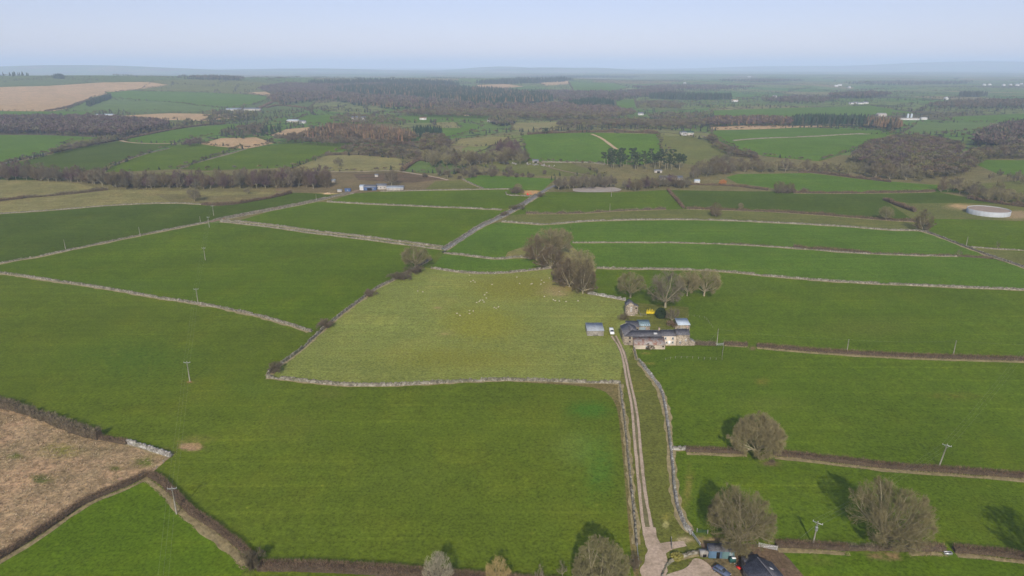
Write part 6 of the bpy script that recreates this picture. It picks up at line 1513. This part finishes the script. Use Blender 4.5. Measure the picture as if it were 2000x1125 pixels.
# vehicles
def loft_car(name, label, px, py, rz, prof, paint, L, W, cat, cab=(.3, .95), bed=False):
    """prof: list of (y, z_top_of_body, z_roof or None, half width factor)"""
    x, y = G(px, py); o = empty(name, (x, y, hz1(x, y) + .12), rz); tag(o, label, cat)
    m = MB(); V = []; st = prof
    for (yy, zb, zr, k) in st:
        w2 = W / 2 * k
        V += [(-w2, yy, .32), (-w2 * 1.0, yy, zb * .7), (-w2 * .95, yy, zb), (w2 * .95, yy, zb), (w2, yy, zb * .7), (w2, yy, .32)]
    n = len(st); F = []
    for i in range(n - 1):
        for j in range(6): F.append((i * 6 + j, i * 6 + (j + 1) % 6, (i + 1) * 6 + (j + 1) % 6, (i + 1) * 6 + j))
    F += [(0, 5, 4, 1), (1, 4, 3, 2)]; e = (n - 1) * 6; F += [(e + 1, e + 4, e + 5, e), (e + 2, e + 3, e + 4, e + 1)]
    m.add(np.array(V, float), F); m.build('body', M[paint], o, sm=False)
    cs = [(yy, zb, zr, k) for yy, zb, zr, k in st if zr]
    # glasshouse: belt ring to roof ring
    (ya, za, ra, _), (yb, zb_, rb, _) = cs[0], cs[-1]; h = max(c[2] for c in cs); t = .74
    y0r, y1r = ya + (yb - ya) * cab[0], ya + (yb - ya) * cab[1]; wb = W / 2 * .92; wt = W / 2 * .74; z0 = min(za, zb_) - .03
    G_ = MB(); G_.hull([(-wb, ya, z0), (wb, ya, z0), (wb, yb, z0), (-wb, yb, z0), (-wt, y0r, h), (wt, y0r, h), (wt, y1r, h), (-wt, y1r, h)], [(0, 1, 5, 4), (1, 2, 6, 5), (2, 3, 7, 6), (3, 0, 4, 7)]); G_.build('windows', M['glass'], o)
    G_ = MB(); G_.box((0, (y0r + y1r) / 2, h - .01), (wt * 2 + .06, (y1r - y0r) + .06, .07), taper=.94)
    for sx in (-1, 1):
        for q0, q1 in (((wb, ya), (wt, y0r)), ((wb, yb), (wt, y1r)), ((wb, (ya + yb) / 2), (wt, (y0r + y1r) / 2))): G_.tubes([(sx * q0[0] * 1.0, q0[1], z0)], [(sx * q1[0], q1[1], h)], .05, .05, 4)
    G_.build('roof', M[paint], o)
    for sx in (-1, 1):
        for yy in (-L * .3, L * .3):
            q = MB(); q.tubes([(sx * (W / 2 - .2), yy, .22)], [(sx * (W / 2 + .01), yy, .22)], .34, .34, 14, cap=True); q.tubes([(sx * (W / 2 - .1), yy, .22)], [(sx * (W / 2 - .22), yy, .22)], .34, .34, 14, cap=True); wv = q.build('wheel', M['tyre'], o)
            q = MB(); q.tubes([(sx * (W / 2), yy, .22)], [(sx * (W / 2 + .03), yy, .22)], .2, .18, 10, cap=True); q.build('rim', M['metal'], wv)
    for sx in (-1, 1):
        q = MB(); q.box((sx * W * .36, -L / 2 - .01, .55), (.32, .08, .16)); q.build('headlight', M['farwhite'], o)
        q = MB(); q.box((sx * W * .38, L / 2 + .01, .6), (.22, .08, .2)); q.build('tail_light', M['red'], o)
    return o
vh = loft_car('pickup_van', 'white pickup with a dark windscreen parked between the grey-roofed shed and the farm', 1194.5, 651, 0.0,
   [(-2.5, .95, None, .9), (-2.4, 1.1, None, .97), (-1.35, 1.22, None, 1), (-1.3, 1.22, 1.95, 1), (.2, 1.22, 1.95, 1), (2.5, 1.22, None, 1), (2.6, 1.1, None, .97)], 'white', 5.1, 1.95, 'pickup', cab=(.38, .96))
q = MB(); q.box((0, 1.35, 1.22), (1.86, 2.4, .62), taper=.95); q.build('canopy', M['white'], vh)
g0 = G(1393, 1110); g1 = G(1426, 1130); ca = math.atan2(g1[1] - g0[1], g1[0] - g0[0])
loft_car('parked_car', 'dark blue-grey car parked on the gravel yard beside the slate barn', 1409, 1120, ca + math.pi / 2,
   [(-2.15, .62, None, .86), (-2.0, .78, None, .96), (-1.0, .93, None, 1), (-.95, .95, 1.42, 1), (1.85, .98, 1.42, 1), (2.05, .9, None, .97), (2.15, .7, None, .9)], 'carpaint', 4.3, 1.8, 'car', cab=(.26, .86))

# round store
tx, ty = G(1928, 425); Rt = 37 / ppm(1928, 425); tx *= (ty + Rt) / ty; ty += Rt; tz = float(hz(tx, ty))
tk = empty('slurry_store', (tx, ty, tz)); tag(tk, 'big round pale panelled store with a brown crust beside the top right field', 'storage tank')
N_ = 64; a = np.arange(N_) * 2 * math.pi / N_; m = MB(); H_ = 4.0
V = np.vstack([np.column_stack([Rt * np.cos(a), Rt * np.sin(a), np.full(N_, -.5)]), np.column_stack([Rt * np.cos(a), Rt * np.sin(a), np.full(N_, H_)]), np.column_stack([(Rt - .25) * np.cos(a), (Rt - .25) * np.sin(a), np.full(N_, H_)]), np.column_stack([(Rt - .25) * np.cos(a), (Rt - .25) * np.sin(a), np.full(N_, 3.0)])])
i = np.arange(N_); j = (i + 1) % N_; F = [np.stack([i + k * N_, j + k * N_, j + (k + 1) * N_, i + (k + 1) * N_], 1) for k in range(3)]
m.add(V, np.vstack(F)); m.build('wall', M['tank'], tk)
m = MB(); 
for t in a[::2]: m.tubes([((Rt + .06) * math.cos(t), (Rt + .06) * math.sin(t), 0)], [((Rt + .06) * math.cos(t), (Rt + .06) * math.sin(t), H_)], .09, .09, 4)
q = m.build('ribs', M['metal'], tk)
V = np.vstack([[(0, 0, 3.6)], np.column_stack([(Rt - .3) * np.cos(a), (Rt - .3) * np.sin(a), np.full(N_, 3.6)])]); F = np.stack([np.zeros(N_, int), i + 1, j + 1], 1)
link('crust', mesh_np('crust', V, F, M['slurry']), tk)
x, y = G(1942, 423.5); o = empty('tanker_trailer', (x, y, hz1(x, y))); tag(o, 'dark green tanker trailer parked against the round store', 'trailer')
m = MB(); m.tubes([(-2.2, 0, 1.7), (-2.5, 0, 1.7), (2.2, 0, 1.7)], [(2.2, 0, 1.7), (-2.2, 0, 1.7), (2.5, 0, 1.7)], [1.1, .7, 1.1], [1.1, 1.1, .7], 12, cap=True); m.build('barrel', M['greentank'], o)
for sx in (-.8, .8): q = MB(); q.tubes([(sx, -1.1, .6)], [(sx, -.7, .6)], .6, .6, 12, cap=True); q.tubes([(sx, 1.1, .6)], [(sx, .7, .6)], .6, .6, 12, cap=True); q.build('wheel', M['tyre'], o)
m = MB(); m.box((0, 0, .6), (5, 1.0, .25)); m.tubes([(2.4, 0, .7)], [(4.2, 0, .5)], .1, .08, 5); m.build('frame', M['metal'], o)

# farther farms and houses
def far_house(px, py, wpx, dep, eave, ridge, label, wm='farwall', rm='farroof', name='farm_building', cat='farm building', nwin=3, openf=False, rz=0.0):
    s = ppm(px, py); x, y = G(px, py); wd = wpx / s; o = empty(name, (x, y, hz1(x, y)), rz); tag(o, label, cat)
    gable(o, -wd / 2, wd / 2, 0, dep, eave, ridge, 'x', wm, rm, .3)
    if openf: door(o, 0, 0, wd * .4, eave * .75, 0, 'dark', name='opening')
    for k in range(nwin):
        xx = -wd / 2 + wd * (k + .5) / nwin
        if not openf or abs(xx) > wd * .25: window(o, xx, eave * .4, min(1.6, wd * .12), eave * .32, 0, glass='dark')
    return o
far_house(722, 372, 24, 9, 3.4, 4.8, 'blue-sided open farm shed at the head of the left lane', 'bluepaint', 'farroof', openf=True, nwin=2)
far_house(707, 371.5, 9, 8, 3.6, 4.8, 'white gable-ended shed at the west end of the blue shed', 'farwhite', 'blueroof', nwin=1)
far_house(744, 370, 20, 8, 3.6, 5.2, 'cream low cottage east of the blue shed', 'farwall', 'farroof', nwin=3, name='farmhouse', cat='house')
far_house(771, 371.5, 32, 9, 2.2, 3.8, 'long low grey-roofed shed east of the cream cottage', 'farwall', 'greyroof', nwin=4)
far_house(679, 374, 11, 3, 2.2, 2.8, 'small bright blue trailer shed on the lane bend', 'bluepaint', 'bluepaint', nwin=1, name='field_shelter', cat='shelter')
far_house(663, 375, 8, 3, 1.8, 2.3, 'small pale hut left of the bright blue shelter', 'farwall', 'greyroof', nwin=1, name='field_shelter', cat='shelter')
far_house(651, 356, 7, 3.5, 2.0, 3.0, 'pale hut alone in the brown paddock, lower one', 'farwall', 'greyroof', nwin=1, name='field_shelter', cat='shelter')
far_house(735, 345.5, 6, 3.5, 2.2, 3.0, 'pale hut alone in the brown paddock, upper one', 'farwall', 'farroof', nwin=1, name='field_shelter', cat='shelter')
far_house(1343, 264, 25, 14, 4, 6, 'green-roofed barn on the brow of the hill field', 'farwall', 'greenroof', nwin=3)
far_house(1337, 264.5, 8, 10, 4.5, 6, 'white gable hut left of the green-roofed barn', 'farwhite', 'farroof', nwin=1)
far_house(1312, 352, 44, 9, 2.4, 4.2, 'long grey-roofed riding shed behind the arena trees', 'farwall', 'farroof', nwin=5)
far_house(1362, 357, 10, 5, 2.2, 3.4, 'small pale-roofed stable left of the orange willow', 'farwhite', 'blueroof', nwin=1)
far_house(1286, 337.5, 14, 7, 2.6, 3.4, 'dark open field shelter under the pine grove', 'farwall', 'farroof', openf=True, nwin=1)
far_house(1046, 318, 12, 9, 2.6, 4.0, 'dark low shed at the wall end under the hill field', 'rock', 'farroof', openf=True, nwin=1)
far_house(455, 217, 30, 26, 4, 7.5, 'large pale-roofed livestock shed on the left hillside', 'farwall', 'greyroof', nwin=4)
far_house(490, 216, 32, 24, 4, 7, 'large grey-roofed shed right of the pale one on the left hillside', 'farwall', 'farroof', nwin=4)
far_house(203, 226, 34, 12, 2.2, 4, 'long low pale polytunnel shed beyond the purple wood', 'farwhite', 'blueroof', nwin=3)
far_house(571, 239, 22, 14, 4, 6, 'blue-grey farm shed in the valley behind the spruces', 'farwall', 'blueroof', nwin=3)
far_house(590, 241, 12, 10, 4, 6.5, 'pale farmhouse right of the blue-grey valley shed', 'farwhite', 'farroof', nwin=2, name='farmhouse', cat='house')
far_house(700, 235, 27, 12, 5.5, 9, 'pale stone farmhouse above the larch wood', 'farwall', 'farroof', nwin=5, name='farmhouse', cat='house')
far_house(826, 234, 13, 10, 4, 6.5, 'white cottage left of the walled track in the valley', 'farwhite', 'mud', nwin=2, name='farmhouse', cat='house')
far_house(914, 226, 16, 10, 3.5, 6, 'orange-tinted barn at the edge of the valley woodland', 'sand', 'mud', nwin=2)
far_house(957, 239, 12, 10, 4.5, 7, 'pale cottage among the rounded valley trees', 'farwhite', 'farroof', nwin=2, name='farmhouse', cat='house')
far_house(1113, 229, 14, 10, 4, 6, 'white barn on the right fringe of the valley woodland', 'farwhite', 'farroof', nwin=2)
far_house(1252, 225, 10, 10, 4, 7, 'pale house above the right valley belt', 'farwhite', 'farroof', nwin=2, name='farmhouse', cat='house')
far_house(1436, 199, 12, 14, 6, 8, 'cream barn under the far conifer line', 'farwhite', 'sand', nwin=2)
far_house(1514, 191, 6, 14, 7, 10, 'tiny white house beyond the far conifer line', 'farwhite', 'farroof', nwin=1, name='farmhouse', cat='house')
for i_, (px_, w_) in enumerate([(1664, 8), (1672, 9), (1682, 10), (1692, 9)]):
    far_house(px_, 203.5 - (i_ % 2), w_, 12, 4, 6.5, ['low white farm building, westernmost of the far white group', 'white farm building second from the west in the far white group', 'broad white farm building third from the west in the far white group', 'bright white gabled house ending the far white group'][i_], 'farwhite', 'farroof', nwin=2)
far_house(1777, 234.5, 38, 18, 3, 4.6, 'long white farm shed beside the twin silos', 'farwhite', 'farwall', nwin=5)
far_house(1806, 234, 10, 12, 4, 5.5, 'bright white shed at the east end of the silo farm', 'farwhite', 'farwhite', nwin=1)
far_house(1724, 227.5, 16, 16, 5, 8, 'pale-roofed shed behind the larches at the pine block end', 'farwall', 'farwall', nwin=2)
for px_, lb in ((1776, 'left one of the twin pale silos'), (1783, 'right one of the twin pale silos')):
    x, y = G(px_, 232); o = empty('silo', (x, y + 8, hz1(x, y))); tag(o, lb + ' at the long white farm shed', 'silo', 'twin silos'); m = MB(); m.tubes([(0, 0, 0)], [(0, 0, 10.5)], 2.4, 2.4, 12); m.build('shell', M['blueroof'], o); m = MB(); m.tubes([(0, 0, 10.5)], [(0, 0, 12)], 2.5, .3, 12, cap=True); m.build('cap', M['metal'], o)
for i_, (px_, py_, w_) in enumerate([(1634, 169, 7), (1641, 167.5, 8), (1660, 172, 4), (1924, 167, 5), (1934, 166.5, 6), (1962, 167.5, 5), (1975, 167, 5), (1988, 167.5, 8), (1996, 165.5, 6), (1464, 151, 8), (1850, 195, 5), (1338, 164, 6)]):
    far_house(px_, py_, w_ * .8, 18, 6, 10, ['white house west of the slanting far pair', 'white house east of the slanting far pair', 'lone white speck of a house east of the slanting far pair', 'white house starting the right-edge village', 'second white house of the right-edge village', 'small white house midway along the right-edge village',
      'white house before the brightest of the right-edge village', 'brightest broad white house of the right-edge village', 'highest white house of the right-edge village', 'white building far out on the hazy plain', 'pale house among the far right tree belt', 'white building on the distant purple ridge'][i_], 'farwhite', 'farwhite', nwin=1, name='distant_house', cat='house')
x, y = G(1615, 145); 
o = patch('quarry', [(1604, 146.5), (1610, 142.5), (1614, 141), (1620, 144), (1632, 145), (1634, 146.5), (1620, 147.2)], M['farwhite'], 'pale quarry face far out on the plain', dz=3) if False else None

# ------------------------------------------------------------------ sheep
def skin_mesh(name, verts, edges, radii, mats):
    me = bpy.data.meshes.new(name); me.from_pydata(verts, edges, [])
    o = bpy.data.objects.new(name, me); COL.objects.link(o)
    sk = o.modifiers.new('skin', 'SKIN'); sk.use_smooth_shade = True; ss = o.modifiers.new('sub', 'SUBSURF'); ss.levels = 1; ss.render_levels = 1
    for i_, r_ in enumerate(radii): me.skin_vertices[0].data[i_].radius = r_ if isinstance(r_, tuple) else (r_, r_)
    me.skin_vertices[0].data[0].use_root = True
    dg = bpy.context.evaluated_depsgraph_get(); ev = o.evaluated_get(dg); out = bpy.data.meshes.new_from_object(ev)
    bpy.data.objects.remove(o); bpy.data.meshes.remove(me)
    out.materials.clear()
    for m_ in mats: out.materials.append(M[m_])
    return out
def sheep_mesh(graze):
    v = [(0, 0, .66), (-.38, 0, .68), (.36, 0, .68), (.56, 0, .74 if not graze else .62), (.70, 0, .90 if not graze else .38), (.90, 0, .84 if not graze else .14), (-.56, 0, .60)]
    r_ = [.29, .26, .25, .15, .11, .065, .05]; e = [(0, 1), (0, 2), (2, 3), (3, 4), (4, 5), (1, 6)]
    for bx, at in ((-.34, 1), (.30, 2)):
        for sy in (-.13, .13):
            n = len(v); v += [(bx, sy, .40), (bx + (.05 if at == 1 else 0), sy, .2), (bx, sy, .0)]; r_ += [.085, .045, .04]; e += [(at, n), (n, n + 1), (n + 1, n + 2)]
    me = skin_mesh('sheep', v, e, r_, ['whitewool', 'blackface'])
    for p in me.polygons:
        c = p.center
        if c.z < .3 or c.x > .74 : p.material_index = 1
    return me
SH = [sheep_mesh(False), sheep_mesh(True)]
SHEEP = [(615,95,'sheep closest to the curved wall above the flock'),(655,148,'top sheep of the trio below the curved wall'),(628,162,'west sheep of the trio below the curved wall'),(673,166,'east sheep of the trio below the curved wall'),(848,190,'lone sheep between the trio and the two singles to the east'),
 (85,257,'western sheep of the pair far from the flock by the diagonal wall'),(137,266,'eastern sheep of the pair far from the flock by the diagonal wall'),(793,273,'northernmost sheep of the central string'),(772,297,'second sheep from the north of the central string'),(790,330,'bright sheep above the central cluster'),
 (727,352,'dull sheep at the back west of the central cluster'),(752,352,'dull sheep at the back east of the central cluster'),(717,366,'small sheep in the middle of the central cluster'),(690,376,'large cream sheep at the west end of the central cluster'),(765,371,'sheep at the east end of the central cluster'),
 (870,427,'big sheep of the trio east of the lower flock'),(889,435,'lower sheep of the trio east of the lower flock'),(914,421,'eastern sheep of the trio east of the lower flock'),(617,459,'upper sheep of the lower trio'),(655,465,'eastern sheep of the lower trio'),(615,490,'bottom sheep of the lower trio'),
 (489,488,'upper sheep of the lowest western pair'),(517,509,'lower sheep of the lowest western pair'),(1103,115,'small sheep standing alone nearest the clump side of the curved wall'),(1130,180,'single sheep west of the standing pair below the curved wall'),(1248,186,'lower sheep of the close pair west of the clump'),(1258,181,'upper sheep of the close pair west of the clump'),
 (1357,147,'upper sheep of the trio at the edge of the clump'),(1381,168,'sheep touching the bare earth by the clump'),(1350,186,'lower sheep of the trio at the edge of the clump'),(1437,123,'sheep almost under the clump branches'),(1385,313,'brownish sheep lying apart below the clump'),
 (1478,347,'westernmost of the row below the clump'),(1496,359,'second sheep from the west in the row below the clump'),(1538,360,'third sheep from the west in the row below the clump'),(1607,366,'fourth sheep from the west in the row below the clump'),(1732,360,'sheep alone nearest the short wall by the barn'),(1540,264,'sheep on the bare patch under the clump')]
sr = random.Random(4)
for i_, (X_, Y_, lab) in enumerate(SHEEP):
    px, py = 800 + X_ / 5.263, 520 + Y_ / 5.263; x, y = G(px, py + .8)
    o = link('sheep', SH[sr.random() < .6], None, (x, y, hz1(x, y) + .02), sr.choice((0, 3.14)) + sr.gauss(0, .5)); s_ = sr.uniform(.64, .8); o.scale = (s_, s_ * 1.05, s_)
    tag(o, 'white ' + lab, 'sheep', 'sheep grazing in the pale field')
# quarry rock bank
rk = MB()
for k in range(45):
    t_ = sr.random(); x, y = G(975 + 225 * t_ * .3 + (0 if t_ < .5 else 40 * t_), 317 + 8 * t_ + sr.gauss(0, 1)); s_ = sr.uniform(.6, 1.9); rk.box((x, y, hz1(x, y) - .4), (s_ * 1.6, s_, s_), sr.uniform(0, 3), sr.uniform(.5, .9))
o = rk.build('rock_outcrop', M['rock']); tag(o, 'pale limestone outcrops scattered under the hollow trees', 'rock outcrop', kind='stuff')
x, y = G(640, 378.5); mbs = MB(); Vv = []; 
for k in range(3): mbs.box((x + k * 2 - 2, y, hz1(x, y) - .2), (4.2 - k * .4, 3.2, 1.2 + .3 * (k % 2)), .3 * k, .35)
o = mbs.build('sand_heap', M['sand']); tag(o, 'heap of orange sand beside the left lane', 'sand heap')
x, y = G(1031, 383); o = empty('digger', (x, y, hz1(x, y))); tag(o, 'small orange-red digger in the scrubby lane corner', 'digger')
m = MB(); m.box((0, 0, .8), (2.2, 1.6, 1.0)); m.box((-.4, 0, 1.8), (1.1, 1.2, 1.2), taper=.85); m.build('body', M['red'], o); m = MB(); m.box((0, -.8, 0), (2.8, .5, .8)); m.box((0, .8, 0), (2.8, .5, .8)); m.build('track', M['tyre'], o); m = MB(); m.tubes([(1, 0, 1.6), (2.4, 0, 3.4)], [(2.4, 0, 3.4), (3.6, 0, 1.2)], .16, .12, 5); m.build('arm', M['red'], o)

# ------------------------------------------------------------------ the air
hm = bpy.data.materials.new('haze'); hm.use_nodes = True; hn = hm.node_tree
for n_ in list(hn.nodes):
    if n_.type != 'OUTPUT_MATERIAL': hn.nodes.remove(n_)
pv = hn.nodes.new('ShaderNodeVolumePrincipled'); pv.inputs['Color'].default_value = HAZE_COLOR; pv.inputs['Density'].default_value = HAZE_DENSITY; pv.inputs['Anisotropy'].default_value = HAZE_ANISO
hn.links.new(pv.outputs[0], [n_ for n_ in hn.nodes if n_.type == 'OUTPUT_MATERIAL'][0].inputs['Volume'])
m = MB(); m.box((0, 0, -24), (84000, 84000, 24 + 320)); o = m.build('haze', hm); tag(o, 'thin blue haze over the whole countryside', 'haze', kind='stuff')
print('objects', len(bpy.data.objects))
